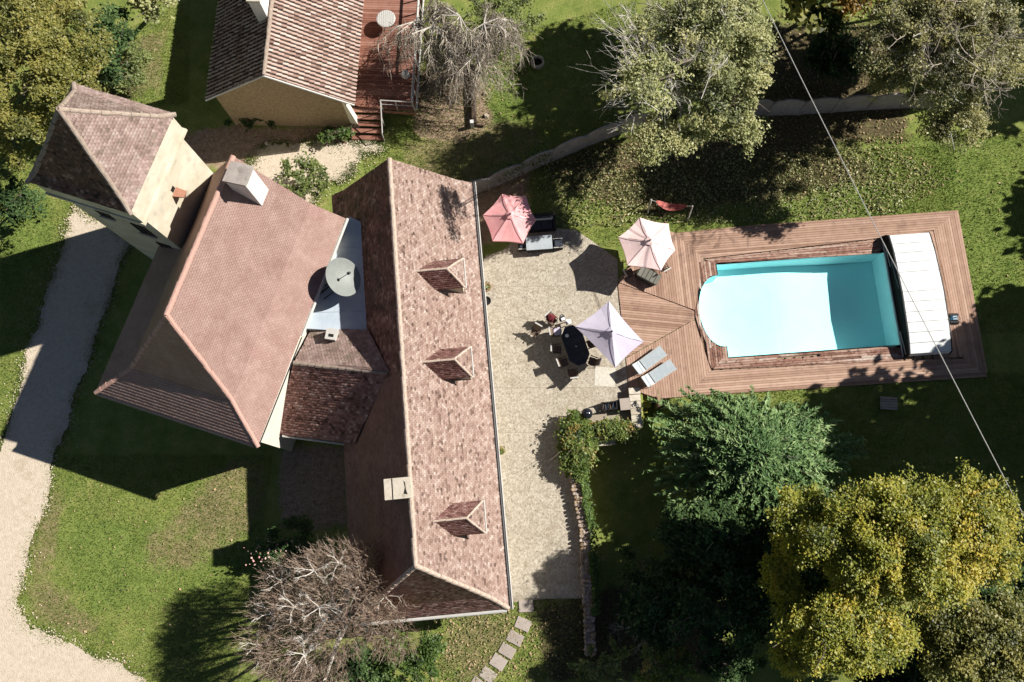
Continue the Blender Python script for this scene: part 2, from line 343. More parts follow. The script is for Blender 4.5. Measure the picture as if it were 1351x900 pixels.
gy = np.concatenate([[-400, -250, -150, -90, -50, -25, -15], np.arange(-10, 33.01, .2), [40, 50, 70, 110, 170, 270, 400]])
GX, GY = np.meshgrid(gx, gy); nx, ny = len(gx), len(gy)
GZ = ground_h(GX, GY)
idx = np.arange(nx*ny).reshape(ny, nx)
Fq = np.stack([idx[:-1, :-1], idx[:-1, 1:], idx[1:, 1:], idx[1:, :-1]], -1).reshape(-1, 4)
cxm = (GX[:-1, :-1]+GX[1:, 1:])/2; cym = (GY[:-1, :-1]+GY[1:, 1:])/2
keep = ~inpoly(cxm, cym, pool_outline(.16)).ravel()
Fq = Fq[keep]
def blur(a, n):
    for _ in range(n):
        a = a.copy(); a[1:-1, 1:-1] = (a[1:-1, 1:-1]*2+a[:-2, 1:-1]+a[2:, 1:-1]+a[1:-1, :-2]+a[1:-1, 2:])/6
    return a
def mask(polys, n=8, w=1.):
    a = np.zeros(GX.shape)
    for p in polys: a = np.maximum(a, inpoly(GX, GY, PX(p)).astype(float))
    return blur(a*w, n)
soil_m = mask([[(550,95),(600,85),(640,105),(650,170),(600,190),(545,180)], [(215,180),(300,165),(470,170),(480,190),(380,215),(280,225),(230,215)],
               [(622,240),(660,225),(700,215),(700,250),(640,330),(628,330)], [(370,590),(455,585),(460,700),(370,700)], [(905,318),(1252,295),(1285,485),(925,508),(890,420)]], 6)
litter_m = mask([[(700,215),(820,180),(1000,175),(1130,205),(1180,235),(1040,262),(940,275),(860,290),(740,250)],
                 [(1000,30),(1200,30),(1200,190),(1010,190)], [(700,800),(900,760),(1000,900),(720,900)], [(120,60),(180,60),(190,130),(130,130)]], 14, .9)
dry_m = mask([[(300,600),(350,600),(350,690),(250,760),(170,740)], [(620,150),(720,170),(690,235),(560,250),(520,200)], [(50,640),(90,640),(70,760),(150,850),(60,830),(30,790)],
              [(590,810),(690,800),(650,900),(580,900)], [(700,790),(760,785),(760,830),(720,850)], [(165,60),(220,30),(215,120),(150,125)]], 14, .75)
lush_m = mask([[(1150,180),(1351,180),(1351,400),(1200,400),(1150,300)], [(850,250),(1200,225),(1200,290),(860,300)], [(0,260),(70,260),(70,330),(0,400)], [(640,60),(760,60),(700,140),(650,200)],
               [(60,690),(330,680),(300,800),(120,800)]], 12)
ground = raw('ground', np.stack([GX.ravel(), GY.ravel(), GZ.ravel()], -1), Fq, bpy.data.materials.new('ground'))
ground.data.polygons.foreach_set('use_smooth', [True]*len(ground.data.polygons)); ground['kind'] = 'structure'
for nm, a in (('soil', soil_m), ('litter', litter_m), ('dry', dry_m), ('lush', lush_m)):
    at_ = ground.data.attributes.new(nm, 'FLOAT', 'POINT'); at_.data.foreach_set('value', a.ravel().astype(np.float32))
def ground_material(m):
    m.use_nodes = True; t = m.node_tree; N = t.nodes; L = t.links; b = N['Principled BSDF']
    b.inputs['Roughness'].default_value = .95; b.inputs['Specular IOR Level'].default_value = .1
    tc = N.new('ShaderNodeTexCoord')
    def noise(s, d=8, r=.65):
        n = N.new('ShaderNodeTexNoise'); n.inputs['Scale'].default_value = s; n.inputs['Detail'].default_value = d; n.inputs['Roughness'].default_value = r
        L.new(tc.outputs['Object'], n.inputs['Vector']); return n.outputs[0]
    def ramp(f, st):
        r = N.new('ShaderNodeValToRGB'); L.new(f, r.inputs[0]); e = r.color_ramp.elements
        while len(e) < len(st): e.new(.5)
        for i, (p, c) in enumerate(st): e[i].position = p; e[i].color = (*c, 1)
        return r.outputs[0]
    def mixc(f, a, c):
        x = N.new('ShaderNodeMix'); x.data_type = 'RGBA'; L.new(f, x.inputs[0]); L.new(a, x.inputs[6]); L.new(c, x.inputs[7]); return x.outputs[2]
    def mask(nm, s, k=.55):
        a = N.new('ShaderNodeAttribute'); a.attribute_name = nm
        n = noise(s, 9, .75); q = N.new('ShaderNodeMath'); q.operation = 'SUBTRACT'; L.new(n, q.inputs[0]); q.inputs[1].default_value = .5
        w = N.new('ShaderNodeMath'); w.operation = 'MULTIPLY_ADD'; L.new(q.outputs[0], w.inputs[0]); w.inputs[1].default_value = 2.2; L.new(a.outputs['Fac'], w.inputs[2])
        r = N.new('ShaderNodeMapRange'); r.inputs[1].default_value = .32; r.inputs[2].default_value = .75; L.new(w.outputs[0], r.inputs[0])
        x = N.new('ShaderNodeMath'); x.operation = 'MULTIPLY'; L.new(r.outputs[0], x.inputs[0]); h = N.new('ShaderNodeMath'); h.operation = 'MINIMUM'
        g = N.new('ShaderNodeMath'); g.operation = 'MULTIPLY'; L.new(a.outputs['Fac'], g.inputs[0]); g.inputs[1].default_value = 4.; L.new(g.outputs[0], h.inputs[0]); h.inputs[1].default_value = 1.
        L.new(h.outputs[0], x.inputs[1]); return x.outputs[0]
    g = ramp(noise(1.1, 10, .72), [(.3, (.11, .15, .036)), (.45, (.165, .21, .05)), (.58, (.215, .24, .068)), (.72, (.30, .27, .11))])
    lush = ramp(noise(1.6, 10, .72), [(.3, (.10, .15, .034)), (.5, (.16, .215, .05)), (.68, (.21, .25, .07))])
    dry = ramp(noise(2.5, 10, .75), [(.3, (.13, .13, .05)), (.5, (.22, .19, .09)), (.7, (.32, .26, .15))])
    soil = ramp(noise(3.5, 10, .75), [(.3, (.17, .115, .08)), (.5, (.30, .215, .15)), (.7, (.42, .32, .235))])
    lit = ramp(noise(7, 8, .8), [(.35, (.035, .032, .016)), (.5, (.09, .075, .038)), (.62, (.16, .12, .07)), (.7, (.08, .09, .03))])
    c = mixc(mask('lush', 1.2), g, lush); c = mixc(mask('dry', .9), c, dry); c = mixc(mask('litter', 1.4), c, lit); c = mixc(mask('soil', 1.6), c, soil)
    fine = N.new('ShaderNodeMix'); fine.data_type = 'RGBA'; fine.blend_type = 'MULTIPLY'; fine.inputs[0].default_value = .75
    L.new(c, fine.inputs[6]); L.new(ramp(noise(14, 6, .8), [(.3, (.4, .42, .4)), (.5, (1, 1, 1)), (.7, (1.5, 1.45, 1.5))]), fine.inputs[7])
    L.new(fine.outputs[2], b.inputs['Base Color'])
    bp = N.new('ShaderNodeBump'); bp.inputs['Strength'].default_value = .9; bp.inputs['Distance'].default_value = .07; L.new(noise(9, 10, .8), bp.inputs['Height']); L.new(bp.outputs[0], b.inputs['Normal'])
ground_material(ground.data.materials[0])
def ragged(poly, amp=.12, step=.16):                   # uneven edge for loose surfaces
    out = []; n = len(poly); ph = R.random()*9
    for i in range(n):
        a, b = np.array(poly[i][:2]), np.array(poly[(i+1) % n][:2]); d = b-a; l = np.linalg.norm(d)
        if l < 1e-6: continue
        nn = np.array([-d[1], d[0]])/l
        for k in range(max(1, int(l/step))):
            p = a+d*(k/max(1, int(l/step)))
            out.append(tuple(p+nn*(amp*(.6*math.sin(p[0]*2.1+p[1]*1.3+ph)+R.uniform(-1, 1)*.7))))
    return out
def sheet(name, poly, z, m, kind='structure'):
    mb = MB(); mb.face([(p[0], p[1], z) for p in poly], .5); o = mb.build(name, m); o['kind'] = kind; return o
DRIVE = ragged(PX([(100,270),(172,318),(142,400),(108,500),(72,605),(57,680),(37,735),(24,795),(42,828),(95,852),(150,873),(195,903),(230,960),(-160,960),(-160,640),(0,595),(18,545),(45,440),(75,350)]), .13)
COURT = ragged(PX([(322,222),(345,196),(380,190),(425,186),(470,189),(505,193),(478,204),(464,228),(430,244),(408,272),(372,262),(335,240)]), .24)
sheet('gravel_drive', DRIVE, .05, M['gravel']); sheet('gravel_court', COURT, .045, M['gravel'])
# terrace of washed concrete bays with open joints
terr = [at(x, y) for x, y in ((640,338),(664,330),(700,300),(760,304),(815,345),(815,372),(829,512),(845,560),(745,556),(752,600),(760,660),(768,700),(772,785),(671,795))]
TF = frame((-2.63, 17.9), (.0915, -.9958))
terrace = tag(bpy.data.objects.new('terrace', None), kind='structure'); C.objects.link(terrace)
def bay(poly, t):
    mb = MB(); mb.slab(poly, -.08, .05+R.uniform(-.004, .004), t); mb.build('concrete_bay', M['terrace'], terrace)
jl = lambda py: (py)                                    # joints run across the terrace, photo rows
sb = MB(); sb.slab(terr, -.1, .041, .2); sb.build('joint_bed', M['joint'], terrace)
rows = [300, 378, 452, 512, 571, 648, 748, 790]
rx = lambda y: np.interp(y, [300, 345, 372, 512, 560, 561, 600, 660, 700, 785, 795], [800, 815, 815, 829, 838, 746, 752, 760, 768, 772, 773])
lx = lambda y: np.interp(y, [235, 803], [616, 668])
for k in range(len(rows)-1):
    y0, y1 = rows[k], rows[k+1]; g = .3
    if k == 0: polys = [[(lx(345), 345), (664, 332), (702, 300), (720, 300), (720, y1-g), (lx(y1), y1-g)], [(720.1, 300), (760, 304), (786, 322), (814, 342), (815, 372), (815.2, y1-g), (720.1, y1-g)]]
    elif y1 <= 571: polys = [[(lx(y0), y0+g), (721+k*3, y0+g), (721+k*3, y1-g), (lx(y1), y1-g)], [(721.15+k*3, y0+g), (rx(y0), y0+g), (min(rx(y1), 836), y1-g), (721.15+k*3, y1-g)]]
    else: polys = [[(lx(y0), y0+g), (rx(y0+1)-2, y0+g), (rx(y1)-2, y1-g), (lx(y1), y1-g)]]
    for p in polys: bay(PX(p), .5+R.uniform(-.3, .3))
mb = MB(); mb.slab(PX([(785, 484), (812, 486), (811, 511), (784, 509)]), .03, .062, .9); o = mb.build('concrete_patch', M['patch'], terrace)

# ------------------------------------------------------------------ pool
out0 = pool_outline(0); mb = MB(); n = len(out0); ctr = np.mean(out0, 0)
def floor_z(p): x = (p[0]-pool_o[0])*.9974+(p[1]-pool_o[1])*.0722; return -1.15-.42*float(sm((x-3)/4.5))
for i in range(n):
    a, b = out0[i], out0[(i+1) % n]
    mb.face([(*a, floor_z(a)), (*b, floor_z(b)), (*b, DECK-.012), (*a, DECK-.012)], .5)
nxx, nyy = 24, 12
for i in range(nxx):
    for j in range(nyy):
        q = [PF(-1.4+(PL+1.5)*ii/nxx, -PW-.1+(PW+.2)*jj/nyy)[:2] for ii, jj in ((i, j), (i+1, j), (i+1, j+1), (i, j+1))]
        mb.face([(*p, floor_z(p)) for p in q], .5)
liner = mk('pool_liner', [(.60, .92, .93), (.66, .94, .95)], .2, 1, rough=.6)
o = mb.build('pool_shell', liner); o['kind'] = 'structure'
wm = bpy.data.materials.new('pool_water'); wm.use_nodes = True; t_ = wm.node_tree; N_ = t_.nodes; L_ = t_.links; N_.remove(N_['Principled BSDF'])
tr = N_.new('ShaderNodeBsdfTransparent'); tr.inputs[0].default_value = (.80, .98, .99, 1); gl = N_.new('ShaderNodeBsdfGlossy'); gl.inputs['Roughness'].default_value = .03
fr = N_.new('ShaderNodeFresnel'); fr.inputs[0].default_value = 1.33; ms = N_.new('ShaderNodeMixShader'); gm = N_.new('ShaderNodeNewGeometry'); fm_ = N_.new('ShaderNodeMath'); fm_.operation = 'SUBTRACT'; fm_.use_clamp = True; L_.new(fr.outputs[0], fm_.inputs[0]); L_.new(gm.outputs['Backfacing'], fm_.inputs[1]); L_.new(fm_.outputs[0], ms.inputs[0]); L_.new(tr.outputs[0], ms.inputs[1]); L_.new(gl.outputs[0], ms.inputs[2])
nz = N_.new('ShaderNodeTexNoise'); nz.inputs['Scale'].default_value = 2.5; tcx = N_.new('ShaderNodeTexCoord'); L_.new(tcx.outputs['Object'], nz.inputs['Vector'])
bp = N_.new('ShaderNodeBump'); bp.inputs['Strength'].default_value = .12; bp.inputs['Distance'].default_value = .03; L_.new(nz.outputs[0], bp.inputs['Height']); L_.new(bp.outputs[0], gl.inputs['Normal']); L_.new(bp.outputs[0], fr.inputs['Normal'])
L_.new(ms.outputs[0], N_['Material Output'].inputs[0])
mb = MB(); mb.face([(*p, WATER) for p in out0], .5); o = mb.build('pool_water', wm); o['kind'] = 'structure'
# skimmer and drain seen through the water
deck = thing('pool_deck', PF(-2, 1, 0), 'weathered timber deck round the swimming pool with mitred corners', 'deck')
dz = DECK
main_secs = [([(1231.5,305),(1269.5,471),(1238,473),(1196,308)], 'y'), ([(887,305),(1264,277),(1232,304),(1152,315),(928,341)], 'x'), ([(1264,277),(1304,497),(1270,472),(1232,304)], 'y'), ([(1304,497),(905,523),(938,489),(1270,472)], 'x'),
             ([(815,372),(860,310),(887,305),(928,341),(917,409)], 'y'), ([(815,373),(916,410),(916,421),(826,472)], 'x2'), ([(826,473),(916,422),(938,489),(905,523),(870,526),(830,513)], 'y')]
dirs = {'x': (.9974, .0722), 'y': (-.0722, .9974), 'x2': (.995, -.10)}
for poly, dk in main_secs:
    for q in strips(PX(poly, dz), dirs[dk], .135, .014):
        z = dz+R.uniform(-.006, .006); mb = MB(); mb.slab(q, z-.035, z, min(1, max(0, R.gauss(.5, .2)))); mb.build('plank', M['wood_deck'], deck)
ring = pool_outline(.03)
worn = [([(929,342),(1154,316),(1164,334),(946,349)], 'x'), ([(918,346),(950,343),(966,474),(938,487),(917,415)], 'y'), ([(940,488),(1193,475),(1182,457),(955,470)], 'x')]
for poly, dk in worn:
    for q in strips(PX(poly, dz), dirs[dk], .135, .02):
        a0, a1, b1, b0 = [np.array(p) for p in q]; K = 60; runs = []; cur = None
        for k in range(K):
            t0, t1 = k/K, (k+1)/K; p = (a0+b0)/2+((a1+b1)/2-(a0+b0)/2)*(t0+t1)/2
            ok = not bool(inpoly(p[0], p[1], ring))
            if ok and cur is None: cur = t0
            if (not ok or k == K-1) and cur is not None: runs.append((cur, t1 if ok else t0)); cur = None
        for u0, u1 in runs:
            L = np.linalg.norm(a1-a0)
            if (u1-u0)*L < .12: continue
            cuts = [u0]
            while cuts[-1] < u1-1.3/L: cuts.append(min(u1, cuts[-1]+R.uniform(.7, 2.4)/L))
            if cuts[-1] < u1: cuts.append(u1)
            for v0, v1 in zip(cuts[:-1], cuts[1:]):
                if R.random() < .04: continue
                e = .012/L; k1 = R.uniform(-.012, .012)*np.array([.07, 1]); z = dz-.012+R.uniform(-.016, .014); mb = MB()
                mb.slab([a0+(a1-a0)*(v0+e)+k1, a0+(a1-a0)*(v1-e)-k1, b0+(b1-b0)*(v1-e)-k1, b0+(b1-b0)*(v0+e)+k1], z-.03, z, min(1, max(0, R.gauss(.5, .27)))); mb.build('plank', M['wood_worn'], deck)
mb = MB(); allp = PX([(816,374),(862,311),(888,306),(1263,278),(1303,496),(905,522),(870,525),(831,512)], 0)
o_ = pool_outline(.05)
for k in range(40):                                    # joists under the boards keep the gaps dark
    x = -5.4+k*.5
    for y0, y1 in (((-9.2, 3.6),) if (x < -1.6 or x > PL+.3) else ((-9.2, -PW-.25), (.25, 3.6))):
        pts = [PF(x, y0+(y1-y0)*i/24) for i in range(25)]; ins = [p for p in pts if inpoly(p[0], p[1], allp)]
        if len(ins) > 1: mb.box(((ins[0][0]+ins[-1][0])/2, (ins[0][1]+ins[-1][1])/2, .03), (.06, math.dist(ins[0][:2], ins[-1][:2]), .06), math.atan2(.0722, .9974), .2)
mb.build('joists', M['wood_dark'], deck)
# low pool enclosure pushed back to the deep end
enc = thing('pool_enclosure', PF(10.6, -2.6, DECK), 'low white panelled pool enclosure slid back at the deep end of the pool', 'pool cover')
prof = [(.92, .14), (.82, .50), (-.2, .72), (-2.6, .86), (-5.0, .72), (-5.95, .50), (-6.06, .14)]
def enc_pt(x, y, dz_=0):
    zz = np.interp(-y, [-p[0] for p in prof], [p[1] for p in prof]); q = PF(x, y); return (q[0], q[1], DECK+zz+dz_)
ex0, ex1 = 9.66, 11.86; ys = [.82-k*(6.77/12) for k in range(13)]
for k in range(12):
    a, b = ys[k]-.012, ys[k+1]+.012; mb = MB()
    mb.prism([enc_pt(ex0, a), enc_pt(ex1, a), enc_pt(ex1, b), enc_pt(ex0, b)], [enc_pt(ex0, a, .025), enc_pt(ex1, a, .025), enc_pt(ex1, b, .025), enc_pt(ex0, b, .025)], R.random()); mb.build('panel', M['polycarbonate'], enc)
for x in (ex0-.05, ex1+.04):
    mb = MB()
    for k in range(len(prof)-1):
        p, q = PF(x, prof[k][0]), PF(x, prof[k+1][0]); mb.tube((p[0], p[1], DECK+prof[k][1]), (q[0], q[1], DECK+prof[k+1][1]), .04, n=4)
    mb.build('arch', M['iron'], enc)
mb = MB(); mb.tube(enc_pt(ex0, ys[5], .03), enc_pt(ex1, ys[5], .03), .022, n=4); mb.build('seam', M['steel'], enc)
mb = MB(); pts = [(PF(ex0-.06, y), z) for y, z in prof]
mb.face([(p[0], p[1], DECK+z-.03) for p, z in pts], .4)
q0, q1 = PF(9.46, .95), PF(9.46, -6.05); mb.prism([(q0[0], q0[1], DECK), (q1[0], q1[1], DECK), PF(9.62, -6.05, DECK), PF(9.62, .95, DECK)], [(q0[0], q0[1], DECK+.05), (q1[0], q1[1], DECK+.05), PF(9.62, -6.05, DECK+.3), PF(9.62, .95, DECK+.3)], .2)
mb.build('end_shade_skirt', M['hole'], enc)  # dark sheet for the shade inside the open end, with black skirt
mb = MB(); pe = [PF(ex1+.0, y)[:2] for y, z in prof]; mb.face([(pe[k][0], pe[k][1], DECK+prof[k][1]-.02) for k in range(7)], .5); mb.build('end_panel', M['polycarbonate'], enc)
mb = MB()
for y, s in ((.87, 1), (-6.0, -1)): mb.face([PF(ex0, y, DECK+.1), PF(ex1, y, DECK+.1), PF(ex1, y-.05*s, DECK+.5), PF(ex0, y-.05*s, DECK+.5)], .5)
mb.build('side_skirt', M['polycarbonate'], enc)
for y0, y1 in ((.5, -.9), (-4.6, -5.9)):
    mb = MB(); mb.tube(PF(9.48, y0, DECK+.16), PF(9.56, y1, DECK+.18), .03, n=6); mb.build('rail', M['gutter'], enc)
mb = MB(); mb.tube(PF(9.44, .6, DECK+.08), PF(9.44, -6., DECK+.08), .045, n=6); mb.build('rail', M['steel'], enc)
mb = MB(); mb.tube(PF(9.58, -.6, DECK+.34), PF(9.6, -2.3, DECK+.62), .02, n=5); mb.build('strut', M['steel'], enc)
rob = thing('pool_robot', at(1257, 421, DECK), 'blue and black pool cleaning robot on the deck behind the white pool enclosure', 'pool robot')
rx_, ry_, rz_ = rob.location; a_ = rad(20)
MB().prism([(rx_-.2, ry_-.15, DECK+.08), (rx_+.2, ry_-.13, DECK+.08), (rx_+.2, ry_+.17, DECK+.08), (rx_-.2, ry_+.15, DECK+.08)], [(rx_-.13, ry_-.1, DECK+.3), (rx_+.12, ry_-.09, DECK+.27), (rx_+.12, ry_+.12, DECK+.27), (rx_-.13, ry_+.1, DECK+.3)]).build('body', M['blue'], rob)
for s in (-1, 1): MB().tube((rx_-.24, ry_+s*.19, DECK+.1), (rx_+.24, ry_+s*.2, DECK+.1), .1, n=10).build('roller', M['iron'], rob)
MB().path([(rx_-.1, ry_, DECK+.29), (rx_, ry_+.02, DECK+.42), (rx_+.1, ry_, DECK+.28)], [.02]*3).build('handle', M['steel'], rob)
MB().path([(rx_+.1, ry_, DECK+.2), (rx_+.3, ry_+.1, DECK+.1), (rx_+.42, ry_-.02, DECK+.03)], [.015]*3).build('cord', M['iron'], rob)

# ------------------------------------------------------------------ long house
def windows(root, F, specs, wallb, m_frame, out=1):
    """specs: (a0, a1, z0, z1); opening built as recessed pane with frame, sill and shutters on the wall plane across = wallb"""
    for a0, a1, z0, z1 in specs:
        fm = MB(); e = .07; y0, y1 = wallb-out*.02, wallb+out*.05
        def bar(x0, x1, h0, h1, w0=y0, w1=y1): fm.prism([F(x0, w0, h0), F(x1, w0, h0), F(x1, w1, h0), F(x0, w1, h0)], [F(x0, w0, h1), F(x1, w0, h1), F(x1, w1, h1), F(x0, w1, h1)], .5)
        bar(a0, a0+e, z0, z1); bar(a1-e, a1, z0, z1); bar(a0+e, a1-e, z1-e, z1); bar(a0+e, a1-e, z0, z0+e); bar((a0+a1)/2-.025, (a0+a1)/2+.025, z0+e, z1-e)
        w = fm.build('window', m_frame, root)
        pm = MB(); pm.face([F(a0+e, wallb+out*.012, z0+e), F(a1-e, wallb+out*.012, z0+e), F(a1-e, wallb+out*.012, z1-e), F(a0+e, wallb+out*.012, z1-e)], .5); pm.build('pane', M['table'], w)
        sm_ = MB(); sm_.prism([F(a0-.08, wallb, z0-.09), F(a1+.08, wallb, z0-.09), F(a1+.08, wallb+out*.12, z0-.09), F(a0-.08, wallb+out*.12, z0-.09)], [F(a0-.08, wallb, z0), F(a1+.08, wallb, z0), F(a1+.08, wallb+out*.12, z0), F(a0-.08, wallb+out*.12, z0)], .5); sm_.build('sill', M['stone_pale'], w)
house = thing('long_house', (*TF(11, -3.7)[:2], 0), 'long narrow house with steep brown tiled roof and three small dormers facing the terrace', 'house')
ze, zk, zr, hw = 3.2, 3.95, 7.75, 3.75
wa = lambda poly: [TF(*p) for p in poly]
mb = MB(); mb.slab([TF(.3, -.38)[:2], TF(21.6, -.38)[:2], TF(21.6, -7.12)[:2], TF(.3, -7.12)[:2]], -.2, 3.3, .5)
mb.prism([TF(.45, -.7, 3.3), TF(.45, -6.8, 3.3), TF(.75, -6.8, 3.3), TF(.75, -.7, 3.3)], [TF(.5, -3.7, 7.3), TF(.5, -3.8, 7.3), TF(.75, -3.8, 7.3), TF(.75, -3.7, 7.3)], .5)
mb.build('wall', M['render'], house)
RP = lambda n, pl, **k: roof_part(n, [wa(p) for p in pl], k.pop('m', M['tile_old']), house, **k)
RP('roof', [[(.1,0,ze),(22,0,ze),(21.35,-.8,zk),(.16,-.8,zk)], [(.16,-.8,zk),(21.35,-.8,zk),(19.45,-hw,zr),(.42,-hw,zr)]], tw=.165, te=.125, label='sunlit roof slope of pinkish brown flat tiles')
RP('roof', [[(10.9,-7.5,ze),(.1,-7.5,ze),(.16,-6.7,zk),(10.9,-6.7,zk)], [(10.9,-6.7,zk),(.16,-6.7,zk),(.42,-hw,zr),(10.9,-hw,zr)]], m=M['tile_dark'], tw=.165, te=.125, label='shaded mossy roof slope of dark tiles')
RP('roof', [[(22,-7.5,ze),(10.9,-7.5,ze),(10.9,-6.7,zk),(21.35,-6.7,zk)], [(21.35,-6.7,zk),(10.9,-6.7,zk),(10.9,-hw,zr),(19.45,-hw,zr)]], m=M['tile_plain_shade'], tw=.165, te=.125, label='roof slope of newer plain red tiles, darkened for its shade')
RP('roof', [[(22,0,ze),(22,-7.5,ze),(21.35,-6.7,zk),(21.35,-.8,zk)], [(21.35,-.8,zk),(21.35,-6.7,zk),(19.45,-hw,zr)]], m=M['tile_moss'], tw=.165, te=.125, th=.011, label='hipped roof end of dark mossy tiles')
cap_old = cap_mesh(.125, .42, M['ridge_old'], 'ridge_tile_old'); cap_new = cap_mesh(.13, .40, M['ridge_new'], 'ridge_tile_pink'); cap_dull = cap_mesh(.12, .42, M['ridge_dull'], 'ridge_tile_dull')
caps(TF(.42, -hw, zr), TF(19.45, -hw, zr), cap_old, .42, house)
for w, s in ((0, 1), (-7.5, -1)):
    caps(TF(19.45, -hw, zr), TF(21.35, w-.8*s, zk), cap_old, .42, house, 'hip_tile', -.02); caps(TF(21.35, w-.8*s, zk), TF(22, w, ze), cap_old, .42, house, 'hip_tile', -.02)
mb = MB(); mb.tube(TF(.05, .08, 3.1), TF(22.05, .08, 3.1), .085, n=8); mb.build('gutter', M['iron'], house)
mb = MB(); mb.tube(TF(.05, .19, 3.16), TF(22.05, .19, 3.16), .035, n=6); mb.build('gutter_lip', M['gutter'], house)
mb = MB(); mb.tube(TF(22.1, -.1, 3.08), TF(22.1, -7.4, 3.08), .09, n=8); mb.build('gutter', M['gutter'], house)
windows(house, TF, [(2.2,3.2,.9,2.3),(4.9,6.1,.06,2.35),(8.2,9.3,.9,2.3),(10.6,11.8,.06,2.35),(13.8,14.9,.9,2.3),(17.3,18.5,.06,2.35)], -.38, M['white'], 1)
# dormers: small hipped roofs over a little window
def dormer(u, hl, shade):
    d = None; zt, zc, wt, wap, wc = 6.72, 5.72, -3.04, -1.46, -.71
    s0 = -.8-(zc-3.95)/1.237
    pl = {1: [(u+hl,wc,zc),(u+hl,s0-.05,zc),(u,wt-.05,zt),(u,wap,zt)], -1: [(u-hl,s0-.05,zc),(u-hl,wc,zc),(u,wap,zt),(u,wt-.05,zt)]}
    body = MB(); b = hl-.16
    for sgn in (-1, 1): body.prism([TF(u+sgn*b, wc-.15, 3.6), TF(u+sgn*b, s0, 5.2), TF(u+sgn*(b-.06), s0, 5.2), TF(u+sgn*(b-.06), wc-.15, 3.6)], [TF(u+sgn*b, wc-.15, zc), TF(u+sgn*b, s0, zc), TF(u+sgn*(b-.06), s0, zc), TF(u+sgn*(b-.06), wc-.15, zc)], .5)
    body.prism([TF(u-b, wc-.22, 3.6), TF(u+b, wc-.22, 3.6), TF(u+b, wc-.14, 3.6), TF(u-b, wc-.14, 3.6)], [TF(u-b, wc-.22, zc), TF(u+b, wc-.22, zc), TF(u+b, wc-.14, zc), TF(u-b, wc-.14, zc)], .6)
    d = body.build('dormer', M['render'], house); d.data.materials[0] = M['render']
    roof_part('dormer_roof', [wa(pl[1]), wa(pl[-1])], M['tile_moss'], house, tw=.165, te=.125, th=.012, under=.05)
    roof_part('dormer_front_slope', [wa([(u-hl,wc,zc),(u+hl,wc,zc),(u,wap,zt)])], M['tile_old'], house, tw=.165, te=.125, under=.04)
    for sgn in (-1, 1): caps(TF(u, wap, zt), TF(u+sgn*hl, wc, zc), cap_small, .3, house, 'hip_tile', 0)
    caps(TF(u, wt, zt), TF(u, wap, zt), cap_small, .3, house, 'ridge_tile', 0)
    g = MB(); g.tube(TF(u-hl-.03, wc+.05, zc-.03), TF(u+hl+.03, wc+.05, zc-.03), .035, n=5); g.build('dormer_gutter', M['gutter'], house)
    windows(house, TF, [(u-.36, u+.36, 4.45, 5.55)], wc-.14, M['white'], 1)
cap_small = cap_mesh(.06, .3, M['ridge_old'], 'ridge_tile_small')
for u in (5.86, 10.32, 17.63): dormer(u, .74, 0)
def chimney(root, corners, z0, z1, m, capm, slot=None, hole=None):
    mb = MB(); mb.slab(corners, z0, z1, .5); c = mb.build('chimney', m, root)
    cx_ = np.mean(np.array([p[:2] for p in corners]), 0)
    ex = [tuple(cx_+(np.array(p[:2])-cx_)*1.14) for p in corners]
    k = MB(); k.slab(ex, z1+.003, z1+.13, .6); k.build('chimney_cap', capm, c); return c
cc = [TF(15.72, -4.74), TF(16.54, -4.74), TF(16.54, -3.66), TF(15.72, -3.66)]
mb = MB(); mb.slab(cc, 6.2, 8.45, .5); ch = mb.build('chimney', M['stone_pale'], house)
for b0, b1, z in ((-4.78, -4.46, 8.58), (-4.40, -3.62, 8.62)):
    k = MB(); k.slab([TF(15.68, b0)[:2], TF(16.58, b0)[:2], TF(16.58, b1)[:2], TF(15.68, b1)[:2]], 8.453, z, .55); k.build('chimney_cap', M['stone_pale'], ch)
k = MB(); k.slab([TF(15.82, -3.93)[:2], TF(16.1, -3.88)[:2], TF(16.38, -3.95)[:2], TF(16.42, -3.78)[:2], TF(16.2, -3.84)[:2], TF(15.9, -3.86)[:2]], 8.61, 8.626, .3); k.build('flue_opening', M['hole'], ch)

# ------------------------------------------------------------------ tall house with the pink roof
HF = frame((-8.7, 14.7), (-.308, -.951))
tall = thing('tall_house', (*HF(5.8, -4.15)[:2], 0), 'tall house with smooth new pink tiled roof, hipped at one end, beside the stone tower', 'house')
z0, z1, z2 = 6.0, 6.95, 10.9; Wd, k_ = -8.3, 1.6; mid = -4.15
hp = lambda pl: [[HF(*p) for p in q] for q in pl]
mb = MB(); mb.slab([HF(.25, -.12)[:2], HF(11.55, -.12)[:2], HF(11.55, -8.15)[:2], HF(.25, -8.15)[:2]], -.2, 6.0, .5)
mb.prism([HF(.3, b, z) for b, z in ((-.3, 6.0), (-8.0, 6.0), (-6.7, 6.75), (-4.15, 10.6), (-1.6, 6.75))], [HF(.55, b, z) for b, z in ((-.3, 6.0), (-8.0, 6.0), (-6.7, 6.75), (-4.15, 10.6), (-1.6, 6.75))], .5)
mb.build('wall', M['render_white'], tall)
L_ = 11.78; e1 = 7.75
roof_part('roof', hp([[(-.05,0,z0),(L_,0,z0),(L_-1.6,-k_,z1),(.02,-k_,z1)], [(.02,-k_,z1),(L_-1.6,-k_,z1),(e1,mid,z2),(.15,mid,z2)]]), M['tile_new'], tall, tw=.16, te=.11, th=.014, jit=.3, label='sunlit slope of new pink tiles')
roof_part('roof', hp([[(L_,Wd,z0),(-.05,Wd,z0),(.02,Wd+k_,z1),(L_-1.6,Wd+k_,z1)], [(L_-1.6,Wd+k_,z1),(.02,Wd+k_,z1),(.15,mid,z2),(e1,mid,z2)]]), M['tile_new'], tall, tw=.16, te=.11, th=.014, jit=.3, label='shaded slope of new tiles behind the tower')
